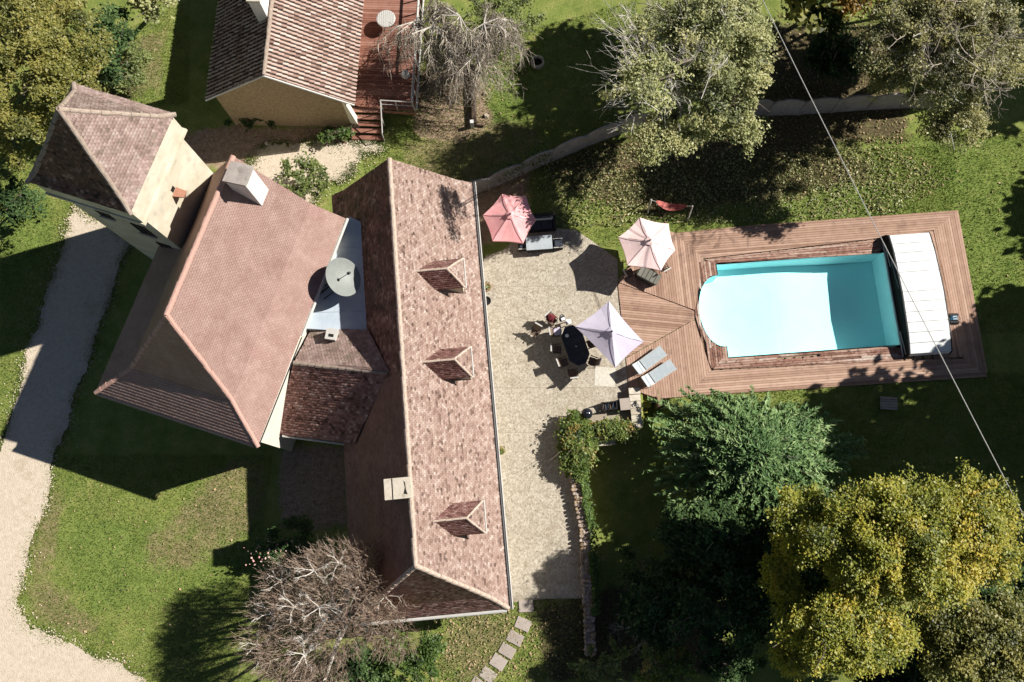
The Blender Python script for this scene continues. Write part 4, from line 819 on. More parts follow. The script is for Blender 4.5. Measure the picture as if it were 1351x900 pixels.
# kettle barbecue, clutter, planter, bench by the hedge
q = P(773, 548); k = thing('kettle_barbecue', q, 'round black kettle barbecue beside the hedge', 'barbecue')
mb = MB(); mb.lathe((q[0], q[1], .5), [(.05, 0), (.2, .06), (.29, .2), (.3, .24)], 18); o = mb.build('bowl', M['iron'], k, smooth=True); shiny = mk('enamel', [(.008,.009,.012),(.014,.015,.02)], .3, 4, rough=.12, spec=.6)
mb = MB(); mb.lathe((q[0], q[1], .745), [(.305, 0), (.3, .05), (.22, .16), (.1, .215), (.03, .23)], 18); ld = mb.build('lid', shiny, k, smooth=True)
mb = MB(); mb.path([(q[0]-.07, q[1], .97), (q[0]-.04, q[1], 1.03), (q[0]+.04, q[1], 1.03), (q[0]+.07, q[1], .97)], [.012]*4); mb.build('handle', M['steel'], ld)
for w in (0, 2.1, 4.2): mb = MB(); mb.tube((q[0]+.15*math.cos(w), q[1]+.15*math.sin(w), .56), (q[0]+.3*math.cos(w), q[1]+.3*math.sin(w), TZ), .015); mb.build('leg', M['steel'], k)
q = P(823, 534); pl = thing('planter_box', q, 'square pale topped box with dark sides against the stone pier', 'box'); F = local(pl, rad(5))
mb = MB(); lbox(mb, F, -.29, .29, -.36, .3, .0, .52); mb.build('body', M['iron'], pl); mb = MB(); lbox(mb, F, -.27, .27, -.36, .27, .523, .56); mb.build('lid', M['flag'], pl)
q = P(803, 537); fr_ = thing('log_basket', q, 'dark metal basket of logs between the barbecue and the square box', 'basket'); F = local(fr_, rad(5))
mb = MB()
for x in np.linspace(-.42, .38, 6): mb.tube(F(x, -.2, 0), F(x, -.2, .5), .02); mb.tube(F(x, .22, 0), F(x, .2, .55), .02)
mb.path([F(-.42, -.2, .5), F(.38, -.2, .5), F(.38, .2, .55), F(-.42, .2, .55), F(-.42, -.2, .5)], [.02]*5); mb.build('frame', M['iron'], fr_)
for k in range(6): mb = MB(); mb.tube(F(-.35+.13*k, -.16, .2+.1*(k % 2)), F(-.32+.13*k, .2, .25+.1*((k+1) % 2)), .06, n=7); mb.build('log', M['navy'] if k % 3 else M['wood_dark'], fr_)
q = at(799, 583, 0); bn = thing('stone_bench', (q[0], q[1], -.6), 'pale stone slab seat just below the hedge', 'bench'); F = local(bn, rad(4))
mb = MB(); lbox(mb, F, -.55, .5, -.2, .2, .62, .72); mb.build('seat', M['stone_pale'], bn)
for x in (-.42, .32): mb = MB(); lbox(mb, F, x, x+.12, -.15, .15, -.4, .617); mb.build('support', M['stone'], bn)
q = at(1169, 533, 0); tbn = thing('wooden_bench', (q[0], q[1], 0), 'small grey slatted bench alone on the shaded grass below the pool', 'bench'); F = local(tbn, rad(-4))
for k in range(5): mb = MB(); lbox(mb, F, -.48, .42, -.36+k*.14, -.25+k*.14, .4, .44, R.random()); mb.build('slat', M['flag'], tbn)
for x in (-.42, .32):
    for y in (-.3, .22): mb = MB(); lbox(mb, F, x, x+.07, y, y+.07, -.02, .4); mb.build('leg', M['wood_dark'], tbn)
# hammock on a red stand
q0, q1 = Vector(at(866, 266, .9)), Vector(at(906, 272, 1.0)); mid_ = (q0+q1)/2; hm = thing('hammock', (mid_.x, mid_.y, 0), 'faded red hammock slung on a timber stand among fallen leaves', 'hammock')
mb = MB(); d = (q1-q0); nn = Vector((-d.y, d.x, 0)).normalized(); K = 14; G = []
for i in range(K+1):
    f = i/K; wv = .05+.17*math.sin(math.pi*f)**.6; row = []
    for j in range(5):
        g = j/4-.5; p = q0+d*f+nn*(g*2*wv); p.z += -.55*math.sin(math.pi*f)+1.2*wv*abs(g)**2; row.append(p)
    G.append(row)
for i in range(K):
    for j in range(4): mb.face([G[i][j], G[i+1][j], G[i+1][j+1], G[i][j+1]], (i*37 % 10)/10)
cl = mb.build('cloth', M['red'], hm); cl.modifiers.new('thickness', 'SOLIDIFY').thickness = .012
for p, s in ((q0, -1), (q1, 1)):
    e = p+d.normalized()*s*.3; mb = MB(); mb.tube(p, e+Vector((0, 0, .1)), .012); mb.build('rope', M['gutter'], hm)
    for sd_ in (-1, 1): mb = MB(); mb.tube((e.x+nn.x*sd_*.45, e.y+nn.y*sd_*.45, 0), (e.x, e.y, e.z+.15), .04, n=6); mb.build('stand_leg', M['bark_pale'], hm)
# pots against the long house
def pot(px, py, r, h, m, label, leafy=None, n=60):
    q = P(px, py); t = thing('plant_pot', q, label, 'plant pot'); mb = MB(); mb.lathe((q[0], q[1], q[2]), [(r*.7, 0), (r, h*.85), (r*1.08, h*.87), (r*1.08, h), (r*.85, h), (r*.82, h*.86)], 14); mb.build('pot', m, t)
    mb = MB(); mb.lathe((q[0], q[1], q[2]+h*.84), [(r*.84, 0), (r*.1, .02)], 12); mb.build('soil', M['hole'] if not leafy else M['bark'], t)
    if leafy:
        c = np.array([q[0], q[1], q[2]+h+.12]); P_ = c+NR.normal(size=(n, 3))*np.array([r*.55, r*.55, .1]); V, Fx = leaf_cards(P_, .12, up=.6); raw('foliage', V, Fx, M[leafy], t)
def leaf_cards(P_, size, up=.5, asp=.55, dirs=None, sj=.5):
    n = len(P_); nr = NR.normal(size=(n, 3)); nr[:, 2] = np.abs(nr[:, 2]); nr += up*1.6*np.array([.50, .16, .85]); nr /= np.linalg.norm(nr, axis=1)[:, None]
    a = NR.normal(size=(n, 3)) if dirs is None else dirs+.25*NR.normal(size=(n, 3)); a -= (a*nr).sum(1)[:, None]*nr; a /= np.linalg.norm(a, axis=1)[:, None]; b = np.cross(nr, a)
    L = (size*(1+sj*NR.normal(size=n)).clip(.4, 1.9))[:, None]; w = L*asp
    V = np.stack([P_-a*L*.5, P_+b*w*.5-nr*L*.06, P_+a*L*.5, P_-b*w*.5-nr*L*.06], 1).reshape(-1, 3)
    return V, np.arange(4*n).reshape(n, 4)
pot(643, 381, .22, .34, M['terracotta'], 'terracotta pot with a leafy plant against the long house wall', 'leaf_shrub'); pot(642, 399, .24, .36, M['iron'], 'empty black rimmed pot against the long house wall'); pot(661, 596, .17, .3, M['terracotta'], 'lone small pot with a bushy plant by the long house', 'leaf_hedge')

# ------------------------------------------------------------------ cast concrete fence with arched panels
def fence(bases, label, h0=1.45, rise=.3):
    c = Vector(bases[0]); r = thing('concrete_fence', (c.x, c.y, 0), label, 'fence')
    for i, b in enumerate(bases):
        q = Vector(b); mb = MB(); mb.box((q.x, q.y, (h0+.06)/2-.05), (.13, .13, h0+.16), .3, R.random()); mb.build('post', M['fence'], r)
        if i == len(bases)-1: break
        a, e = q, Vector(bases[i+1]); d = (e-a); l = d.length; d.normalize(); n = Vector((-d.y, d.x, 0))*.03; K = 10; lo, hi = [], []
        a2, l2 = a+d*.07, l-.14
        mb = MB(); pts = [(0, -.1), (l2, -.1)]+[(l2*(1-k/K), h0+rise*math.sin(math.pi*k/K)**.8) for k in range(K+1)]
        mb.prism([a2+d*x+Vector((0, 0, z))-n for x, z in pts], [a2+d*x+Vector((0, 0, z))+n for x, z in pts], R.random()); p = mb.build('panel', M['fence'], r)
        mb = MB(); nn = n*1.5
        for k in range(K):
            x0, x1 = l2*k/K, l2*(k+1)/K; z0, z1 = h0+rise*math.sin(math.pi*k/K)**.8, h0+rise*math.sin(math.pi*(k+1)/K)**.8
            p0, p1 = a2+d*x0+Vector((0, 0, z0)), a2+d*x1+Vector((0, 0, z1)); mb.prism([p0-nn, p1-nn, p1+nn, p0+nn], [v+Vector((0, 0, .05)) for v in (p0-nn, p1-nn, p1+nn, p0+nn)], .95)
        mb.build('coping', M['fence'], p)
fence([at(*p) for p in ((606,262),(645,250),(687,231),(729.5,212.5),(770.5,195),(815,177.5),(850,166))], 'grey concrete fence of arched panels running from the long house to the big tree')
fence([at(*p) for p in ((985,152),(1012,152),(1053,151.5),(1097,148),(1142,145),(1186,143),(1228,142))], 'grey concrete fence of arched panels in deep shade beyond the big tree')

# ------------------------------------------------------------------ dry stone garden wall, pier and steps
gw_ = thing('garden_wall', wall_line[2], 'low rough stone wall with creeper along the right edge of the terrace', 'wall')
yy = wl_y[-1]-1.0; core = MB(); Q = []
ysx = np.arange(-6.5, 5.2, .42)
for y in ysx: x = float(wall_x(y)); core.box((x+.12, y+.21, -.45), (.40, .43, 1.9), .06, .4)
core.build('core', M['stone'], gw_)
for y in np.arange(-6.5, 5.3, .2):
    x = float(wall_x(y))
    for dx in (-.09, .07, .21, .34):
        s = MB(); hx_, hy_, z_ = R.uniform(.075, .11), R.uniform(.085, .125), .55+R.uniform(-.02, .025); cx0, cy0 = x+dx+R.uniform(-.03, .03), y+R.uniform(-.05, .05); ang = [2*math.pi*k/6+R.uniform(-.3, .3) for k in range(6)]
        s.prism([(cx0+hx_*1.12*math.cos(a), cy0+hy_*1.12*math.sin(a), z_-.2) for a in ang], [(cx0+hx_*.9*math.cos(a), cy0+hy_*.9*math.sin(a), z_+R.uniform(-.02, .02)) for a in ang]); s.build('stone', M['stone_path'] if R.random() < .7 else M['stone'], gw_)
pier = thing('stone_pier', at(836, 545), 'pale stone topped low wall beside the mossy steps', 'wall')
mb = MB(); mb.slab(PX([(829,514),(843,511),(845,562),(834,563)]), -1.2, .44, .5); mb.build('core', M['stone'], pier)
for k, y in enumerate(range(512, 562, 9)):
    mb = MB(); mb.slab([p[:2] for p in PX([(829+(y-512)*.1, y+.4), (844+(y-512)*.05, y-.6), (845+(y-512)*.05, y+7.6), (830+(y-512)*.1, y+8.6)], .45)], .40, .5+R.uniform(-.02, .02)); mb.build('stone', M['stone_pale'], pier)
mb = MB(); mb.slab(PX([(820,558),(846,556),(847,562),(821,564)]), .2, .47, .8); mb.build('stone', M['stone_pale'], pier)
stp = thing('garden_steps', at(858, 524), 'narrow garden steps covered in yellow green moss going down beside the deck', 'steps')
for k in range(5):
    y0 = 516+k*7.6; w = 868-k*4.5; mb = MB(); mb.slab(PX([(845,y0),(w,y0-1),(w,y0+5.6),(845,y0+6.6)], -.05-.25*k), -.8-.25*k, -.05-.25*k, R.random()); mb.build('tread', M['yellow_moss'] if k else M['wood_worn'], stp)
mb = MB(); mb.slab(PX([(866,512),(869.5,512),(872,536),(868,537)]), -1.2, .1, .3); mb.build('cheek_wall', M['stone'], stp)

# stepping stones
for k, (x, y, a, lb) in enumerate(((694,799.5,2,'pale square stepping stone nearest the terrace'),(690,823.5,-22,'second stepping stone from the terrace'),(679.5,842,-27,'third stepping stone from the terrace, clear of the tree shade'),(669,858.5,-30,'fourth stepping stone from the terrace'),(657.5,873.5,-32,'fifth stepping stone from the terrace'),(644,890.5,-34,'sixth stepping stone from the terrace'),(631,904,-34,'stepping stone cut off by the lower edge of the picture'))):
    q = at(x, y); mb = MB(); F = frame(q, (math.cos(rad(a)), math.sin(rad(a)))); w, h = .39*R.uniform(.94, 1.06), .30*R.uniform(.94, 1.05); ch = .02
    P4 = [(-w,-h),(w,-h),(w,h),(-w,h)]; mb.prism([F(a_, b_, -.05) for a_, b_ in P4], [F(a_, b_, .05) for a_, b_ in P4], R.random()); mb.prism([F(a_, b_, .05) for a_, b_ in P4], [F(a_*.94, b_*.93, .066) for a_, b_ in P4], R.random())
    o = mb.build('stepping_stone', M['flag'], off=(q[0], q[1], 0)); tag(o, lb, 'stepping stone', 'stepping stones across the lawn')

# timber edging, stone ring, gravestone like bits
q0, q1 = Vector(at(624, 92, .0)), Vector(at(626, 166, .0)); m_ = (q0+q1)/2; tbm = thing('timber_beam', tuple(m_), 'dark timber beam with white capped end post edging the bare earth', 'beam')
d = (q1-q0).normalized(); n_ = Vector((-d.y, d.x, 0)); mb = MB(); mb.prism([q0-n_*.14, q1-n_*.14, q1+n_*.14, q0+n_*.14], [v+Vector((0, 0, .42)) for v in (q0-n_*.12, q1-n_*.12, q1+n_*.12, q0+n_*.12)], .3); mb.build('beam', M['wood_dark'], tbm)
mb = MB(); mb.box((q1.x-.12, q1.y-.05, .3), (.2, .2, .7), .1); mb.build('end_post', M['white'], tbm)
mb = MB(); mb.tube(q0+Vector((-.2, -.9, .45)), q0+Vector((.6, -.65, .45)), .04); mb.tube(q1+Vector((-.1, .02, .12)), q1+Vector((.55, -.06, .1)), .07); mb.build('cross_piece', M['wood_dark'], tbm)
q = at(709, 84); rg = thing('stone_ring', q, 'small round stone ring with a dark hollow on the grass near the bare tree', 'well')
mb = MB(); mb.lathe(q, [(.42, -.05), (.40, .3), (.30, .31), (.28, .1)], 14); mb.build('ring', M['stone_pale'], rg); mb = MB(); mb.lathe((q[0], q[1], .1), [(.29, 0), (.02, .01)], 12); mb.build('inside', M['hole'], rg)
for k, (x, y) in enumerate(((641, 153), (640, 124), (352, 190))):
    q = at(x, y); mb = MB(); ang = [2*math.pi*i/7 for i in range(7)]; rr = [R.uniform(.12, .22) for _ in ang]
    mb.prism([(q[0]+r*math.cos(a), q[1]+r*.8*math.sin(a), -.05) for r, a in zip(rr, ang)], [(q[0]+r*.6*math.cos(a), q[1]+r*.5*math.sin(a), .14) for r, a in zip(rr, ang)]); o = mb.build('rock', M['stone_pale'] if k != 1 else M['stone'], off=(q[0], q[1], 0))
    tag(o, ['pale rock on the bare earth beside the timber beam end', 'brown rock lying halfway along the timber beam', 'pale rock in the shade below the cottage gable'][k], 'rock')
# things on the timber terrace
q = UF(6.2, -1.05, tz); tbl = thing('garden_table', q, 'small round grey table at the top of the timber terrace', 'table'); mb = MB(); mb.lathe((q[0], q[1], tz+.7), [(.55, 0), (.56, .02), (.52, .035)], 18); mb.build('tabletop', M['gutter'], tbl)
for w in range(9): mb = MB(); mb.box((q[0]-.44+.11*w, q[1], tz+.742), (.07, 2*math.sqrt(max(.01, .27-(-.44+.11*w)**2)), .012)); mb.build('slat', M['gutter'], tbl)
for w in (0, 2.1, 4.2): mb = MB(); mb.tube((q[0], q[1], tz+.69), (q[0]+.4*math.cos(w), q[1]+.4*math.sin(w), tz), .025); mb.build('leg', M['iron'], tbl)
q = UF(2.9, -2.35, tz); jar = thing('garden_urn', q, 'pale round urn by the railing of the timber terrace', 'urn'); mb = MB(); mb.lathe((q[0], q[1], tz), [(.12, 0), (.25, .25), (.24, .42), (.14, .5), (.17, .55), (.1, .53)], 14); mb.build('body', M['limewash'], jar)

# overhead cable
ca, cb = Vector(at(1005, -2, 9.0)), Vector(at(1363, 705, 9.6)); ext = (cb-ca)*.7
pa, pb = ca-ext*.55, cb+ext*.5; cble = thing('overhead_cable', (pa.x, pa.y, 0), 'thin pale overhead cable crossing above the pool', 'cable'); mb = MB(); K = 40; pts = []
for k in range(K+1): f = k/K; p = pa+(pb-pa)*f; p.z += -.5*(1-(2*f-1)**2)+.35; pts.append(p)
mb.path(pts, [.02]*len(pts), 5, .6); mb.build('wire', M['gutter'], cble)
for p, e in ((pa, 'first'), (pb, 'second')):
    t = thing('utility_pole', (p.x, p.y, 0), 'wooden pole carrying the upper end of the overhead cable' if e == 'first' else 'wooden pole carrying the lower end of the overhead cable', 'pole'); mb = MB(); mb.tube((p.x, p.y, -.3), (p.x, p.y, p.z+.5), .13, .1, 8); mb.build('shaft', M['bark'], t); mb = MB(); mb.lathe((p.x, p.y, p.z+.4), [(.05, -.2), (.06, -.1), (.04, -.02)], 8); mb.build('insulator', M['gutter'], t)

# ------------------------------------------------------------------ trees
def sph(n): v = NR.normal(size=(n, 3)); return v/np.linalg.norm(v, axis=1)[:, None]
def lobes(c, r, n, inner=.35, flat=1.):
    d = sph(n); d[:, 2] = np.abs(d[:, 2])*1.0-.25; u = (inner+(1-inner)*NR.random(n)**.6)[:, None]; return np.array(c)+d*u*np.array(r)*np.array([1, 1, flat])
def leafmass(name, cl, per, cr, size, m, parent, up=.5, asp=.6, shell=.55, flat=.6):
    """leaf clumps: leaves mostly on the outside of each clump, so gaps and dark pockets stay between them"""
    k = len(cl); n = k*per; d = sph(n); u = (.12+.88*NR.random(n)**.7)[:, None]; u = np.where(NR.random((n, 1)) < .16, u*(1.1+.6*NR.random((n, 1))), u)
    crr = (np.repeat(cr*(.5+1.0*NR.random(k)), per))[:, None]; th = np.repeat(NR.random(k)*6.283, per); st = np.repeat(.65+.95*NR.random(k), per)
    ox, oy, oz = d[:, 0]*st, d[:, 1]/st, d[:, 2]*flat; off = np.stack([ox*np.cos(th)-oy*np.sin(th), ox*np.sin(th)+oy*np.cos(th), oz], -1)
    P_ = np.repeat(cl, per, 0)+off*u*crr
    V, F = leaf_cards(P_, size, up, asp); t = np.clip(np.repeat(.5+.2*NR.normal(size=len(cl)), per)+.16*NR.normal(size=n), 0, 1)
    return raw(name, V, F, m, parent, t)
def limbs(mb, base, top, r, tips, n_tw=0, wob=.25, rt=.018):
    base, top = Vector(base), Vector(top); mid = base.lerp(top, .5)+Vector((R.uniform(-.2, .2), R.uniform(-.2, .2), 0)); mb.path([base-Vector((0, 0, .3)), mid, top], [r*1.15, r*.85, r*.6], 8)
    for tp in tips:
        tp = Vector(tp); s = base.lerp(top, R.uniform(.45, 1)); a = s.lerp(tp, .4)+Vector((R.gauss(0, wob), R.gauss(0, wob), R.gauss(.3, wob))); b = s.lerp(tp, .75)+Vector((R.gauss(0, wob), R.gauss(0, wob), R.gauss(.2, wob)))
        l = (tp-s).length; r0 = min(r*.5, .03+.018*l); mb.path([s, a, b, tp], [r0, r0*.65, r0*.4, rt], 5)
        for _ in range(n_tw):
            p = a.lerp(tp, R.random()); q = p+(tp-s).normalized()*R.uniform(.3, 1)+Vector((R.gauss(0, .45), R.gauss(0, .45), R.gauss(.15, .35))); mb.path([p, p.lerp(q, .5)+Vector((R.gauss(0, .06),)*3), q], [rt*1.3, rt, rt*.5], 4)
def tree(nm, c, r, base, label, m, nl=60, per=220, cr=.7, size=.2, trunk=.22, bark='bark', n_l=26, tw=2, inner=.35, up=.95, group=None, extra=None, cat='tree', flat=1., asp=.6):
    kl = 1+.85*c[2]/(H-c[2]) if base[0] < 29.9 and base[1] < 33 else 1.; base = (c[0]*kl, c[1]*kl); t = thing(nm, (base[0], base[1], 0), label, cat, group); cl = lobes(c, r, nl, inner, flat)
    if extra: cl = np.concatenate([cl]+[lobes(e[0], e[1], e[2], inner, flat) for e in extra])
    leafmass('crown', cl, per, cr, size, m, t, up, asp, .5, .6)
    mb = MB(); k = NR.permutation(len(cl))[:n_l]; limbs(mb, (base[0], base[1], 0), (c[0], c[1], c[2]-r[2]*.45), trunk, cl[k], tw); mb.build('trunk', M[bark], t); return t
def at3(px, py, z): return np.array(at(px, py, z))
g_t = 'broadleaf trees round the garden'
c = at3(40, 70, 8); tree('maple_tree', c, (3.6, 4.2, 2.6), at3(40, 70, 0)+np.array([2, -2, 0]), 'large yellow green tree filling the top left corner', M['leaf_oak'], 190, 300, .54, .105, .3, extra=[(at3(22, 185, 6), (2.0, 1.9, 1.4), 18), (at3(75, 150, 7), (1.2, 1.2, 1), 10)])
c = at3(195, 0, 5.5); tree('maple_tree', c, (1.6, 1.1, 1.5), at3(200, 25, 0), 'yellow green treetop at the upper edge beside the cottage shadow', M['leaf_olive'], 16, 200, .5, .17, .12, n_l=8)
c = at3(165, 88, 1.4); tree('bushy_shrub', c, (1.7, 1.7, .9), at3(165, 88, 0), 'loose pale green bush on the grass between the tree and the cottage', M['leaf_shrub'], 26, 130, .4, .14, .05, n_l=10, cat='shrub')
c = at3(140, 60, 5.5); tree('maple_tree', c, (1.5, 2.2, 1.8), at3(140, 30, 0), 'dark evergreen tree in shade between two lighter trees at the top left', M['leaf_dark'], 26, 200, .6, .16, .15, n_l=8)
c = at3(15, 268, 3); tree('bushy_shrub', c, (1.5, 1.6, 1.2), at3(10, 260, 0), 'dark evergreen bush at the left edge above the tower shadow', M['leaf_dark'], 22, 160, .5, .15, .08, n_l=8, cat='shrub')
# big sparse tree in the middle of the top edge, bare on its left side
c = at3(945, 70, 8.0); t4 = tree('walnut_tree', c, (3.0, 3.6, 2.4), at3(905, 150, 0), 'big half bare tree with silvery branches and olive leaves at top centre', M['leaf_olive'], 190, 300, .52, .105, .2, 'bark', 60, 4, .3, extra=[(at3(880, 185, 6.5), (1.8, 1.4, 1), 34), (at3(865, 40, 8), (1.6, 2.0, 1), 18), (at3(835, 120, 7.5), (1.5, 1.6, .9), 7), (at3(975, 170, 7), (1.0, 1.0, .8), 14), (at3(862, 112, 12), (1.3, 1.6, .6), 9), (at3(930, 90, 5.2), (2.6, 2.6, 1.2), 34)])
def bare(mb, p, d, l, r, depth, spread=.5, grav=0., twr=None, leaf=None, kids=(2, 3), tmin=.006, col=.6):
    q = p+d*l*.5+Vector((R.gauss(0, .06), R.gauss(0, .06), R.gauss(0, .05)))*l; e = q+(d+Vector((R.gauss(0, .15), R.gauss(0, .15), grav)))*l*.5
    tgt = mb if (depth > 1 or twr is None) else twr
    tgt.path([p, q, e], [r, r*.8, r*.6], 4 if depth > 1 else 3, col+R.uniform(-.25, .25))
    if leaf is not None and depth <= 1: leaf.append(e)
    if depth == 0: return
    for k in range(R.randint(*kids)):
        nd = (d+Vector((R.gauss(0, spread), R.gauss(0, spread), R.gauss(.05, spread*.7)+grav))).normalized(); bare(mb, e if k else q.lerp(e, .8), nd, l*R.uniform(.6, .85), max(tmin, r*.58), depth-1, spread, grav, twr, leaf, kids, tmin, col)
mb = MB()
for k in range(24):
    tp = at3(R.uniform(815, 905), R.uniform(15, 165), R.uniform(6, 8.8)); p = Vector(at3(895, 110, 5)); d = Vector(tp)-p; bare(mb, p+d*.25, d.normalized(), d.length*.42, .034, 3, .38, kids=(2, 4), tmin=.009)
for k in range(20):
    p = Vector(at3(R.uniform(860, 985), R.uniform(10, 150), R.uniform(8, 10))); d = Vector((R.gauss(0, .8), R.gauss(0, .8), .45)).normalized(); bare(mb, p, d, R.uniform(.6, 1.0), .024, 3, .4, kids=(2, 3), tmin=.008)
mb.build('bare_limbs', M['bark_pale'], t4)
c = at3(1250, 55, 8); tree('walnut_tree', c, (4.3, 3.4, 2.6), at3(1230, 100, 0), 'big khaki leaved tree filling the top right corner', M['leaf_khaki'], 230, 300, .5, .10, .34, 'bark_pale', 60, 6, .3, extra=[(at3(1265, 165, 6.6), (1.7, 1.0, 1), 26), (at3(1180, 95, 7), (1.4, 1.2, 1), 16), (at3(1255, 65, 5), (3.6, 2.6, 1.2), 50)])
t5 = [o for o in C.objects if o.get('label', '').startswith('big khaki')][0]; mb = MB()
for k in range(34):
    p = Vector(at3(R.uniform(1175, 1310), R.uniform(0, 110), R.uniform(8, 10))); d = Vector((R.gauss(0, .8), R.gauss(0, .8), .4)).normalized(); bare(mb, p, d, R.uniform(.6, 1.1), .03, 3, .4, kids=(2, 3), tmin=.009)
mb.build('bare_limbs', M['twig_grey'], t5)
c = at3(1130, -4, 6.5); tree('maple_tree', c, (1.7, .9, 1), at3(1130, 20, 0), 'small amber leaved treetop at the upper edge between two big trees', M['leaf_amber'], 16, 130, .5, .17, .12, n_l=6)
# autumn tree at the lower right
c = at3(1200, 715, 9); tree('maple_tree', c, (4.6, 2.6, 2.2), at3(1180, 745, 0)+np.array([0, 1, -1.]), 'large golden green tree spreading over the lower right corner', M['leaf_maple'], 280, 300, .50, .10, .36, n_l=40, tw=2, extra=[(at3(1060, 690, 8), (1.6, 1.3, 1.1), 50), (at3(1290, 700, 9), (2.2, 2.3, 1.6), 70), (at3(1190, 725, 5.5), (4.2, 2.4, 1.3), 90), (at3(1170, 690, 8.5), (2.6, 1.4, 1.2), 60)])
c = at3(1120, 835, 8.5); tree('maple_tree', c, (2.7, 1.6, 1.6), at3(1120, 820, 0), 'golden green tree below the large one at the lower edge', M['leaf_maple'], 150, 300, .48, .10, .26, n_l=24, extra=[(at3(1035, 765, 7), (.8, 1.6, .9), 34), (at3(1120, 830, 5), (2.3, 1.4, 1.2), 40), (at3(1060, 850, 6.5), (1.4, 1.2, .9), 30)])
c = at3(1300, 850, 7); tree('maple_tree', c, (3.0, 2.1, 1.8), at3(1310, 850, 0), 'dull green tree in the extreme lower right corner', M['leaf_oak'], 150, 280, .5, .105, .2, n_l=14)
for px, py, z, r, lb in ((1078, 8, 4.2, (1.8, 1.5, 1.6), 'dark evergreen tree at the upper edge left of the amber treetop'), (1105, 70, 2.2, (1.5, 1.3, 1.2), 'dark evergreen bush like tree in the shade behind the concrete fence'), (1085, 778, 3.6, (1.6, 1.5, 1.5), 'added dark tree darkening the gap between the two golden trees'), (980, 735, 2.4, (1.4, 1.3, 1.2), 'small dark tree added to darken the hollow below the conifer'), (1195, 900, 3.4, (2.2, 1.3, 1.5), 'dark tree added over sunlit grass, cut off by the lower edge right of the lower golden tree'), (1030, 705, 3.0, (1.4, 1.6, 1.4), 'small dark tree added for shade under the left lobe of the golden tree'), (1010, 790, 3.4, (1.5, 1.6, 1.4), 'small dark tree added for shade between the thicket and the golden trees'), (930, 705, 3.2, (2.0, 1.5, 1.6), 'dark evergreen understorey tree tucked behind the conifer'), (955, 800, 3.0, (2.3, 1.9, 1.6), 'dark evergreen understorey tree in the shade left of the golden tree'), (1240, 850, 4.2, (2.6, 1.6, 1.8), 'dark tree added to darken the lower edge between the golden trees'), (1095, 690, 3.6, (2.2, 1.3, 1.5), 'dark evergreen understorey tree below the conifer and the shaded lawn'), (1320, 790, 4.2, (2.2, 1.6, 1.8), 'dark tree added to darken the lawn under the large golden tree at the right edge'), (870, 800, 1.6, (1.9, 2.0, 1.2), 'dark evergreen thicket in the lower garden beyond the dead shrub')):
    c = at3(px, py, z); tree('maple_tree', c, r, at3(px, py, 0), lb, M['leaf_dark'], 60, 170, .55, .15, .14, n_l=10)  # low dark understorey; the added ones darken patches that would be sunlit
# conifer beside the deck
def conifer(c, base, r, h, label, n=560):
    t = thing('cedar_tree', (base[0], base[1], 0), label, 'tree'); Ps, Ds, Tn = [], [], []
    mb = MB(); mb.path([(base[0], base[1], -1.3), (base[0], base[1], h*.5), (c[0], c[1], h)], [.22, .15, .03], 8)
    for k in range(n):
        f = (k/n)**.75; z = h-f*(h-1.9); a = k*2.39996+R.gauss(0, .2); rr = r*(f**.62)*R.uniform(.75, 1.08)*(1+.12*math.sin(3*a+1)); rx_, ry_ = (1.24, .88)
        tip = np.array([c[0]+rr*rx_*math.cos(a), c[1]+rr*ry_*math.sin(a), z-rr*.14]); inn = np.array([c[0]+rr*.45*math.cos(a), c[1]+rr*.45*math.sin(a), z+.12])
        d = tip-inn; L = np.linalg.norm(d); d /= L; side = np.cross(d, [0, 0, 1.]); side /= np.linalg.norm(side)
        if k % 6 == 0: mb.path([(c[0], c[1], z), inn, tip], [.04, .025, .008], 4)
        m_ = 80; s = (.1+.95*NR.random(m_)**.7)[:, None]; off = NR.normal(size=(m_, 1)); wd = .19*(1.15-s)
        pts = inn+d*s*L+side*off*wd+np.array([0, 0, 1.])*(.06*NR.normal(size=(m_, 1))-.10*np.abs(off)*wd-.25*s*s*.4)
        dr = d+side*off*.75+np.array([0, 0, -.25]); Ps.append(pts); Ds.append(dr); Tn.append(np.clip(.45+.35*(s[:, 0]-.5)+R.gauss(0, .13)+.12*NR.normal(size=m_), 0, 1))
    V, F = leaf_cards(np.concatenate(Ps), .24, .55, .24, np.concatenate(Ds)); raw('crown', V, F, M['needle'], t, np.concatenate(Tn)); mb.build('trunk', M['bark'], t)
c = at3(1002, 600, 5); conifer(at3(1000, 600, 3.6), at3(1000, 600, 3.6), 4.45, 4.6, 'wide dark green conifer with feathery sprays right below the pool deck')
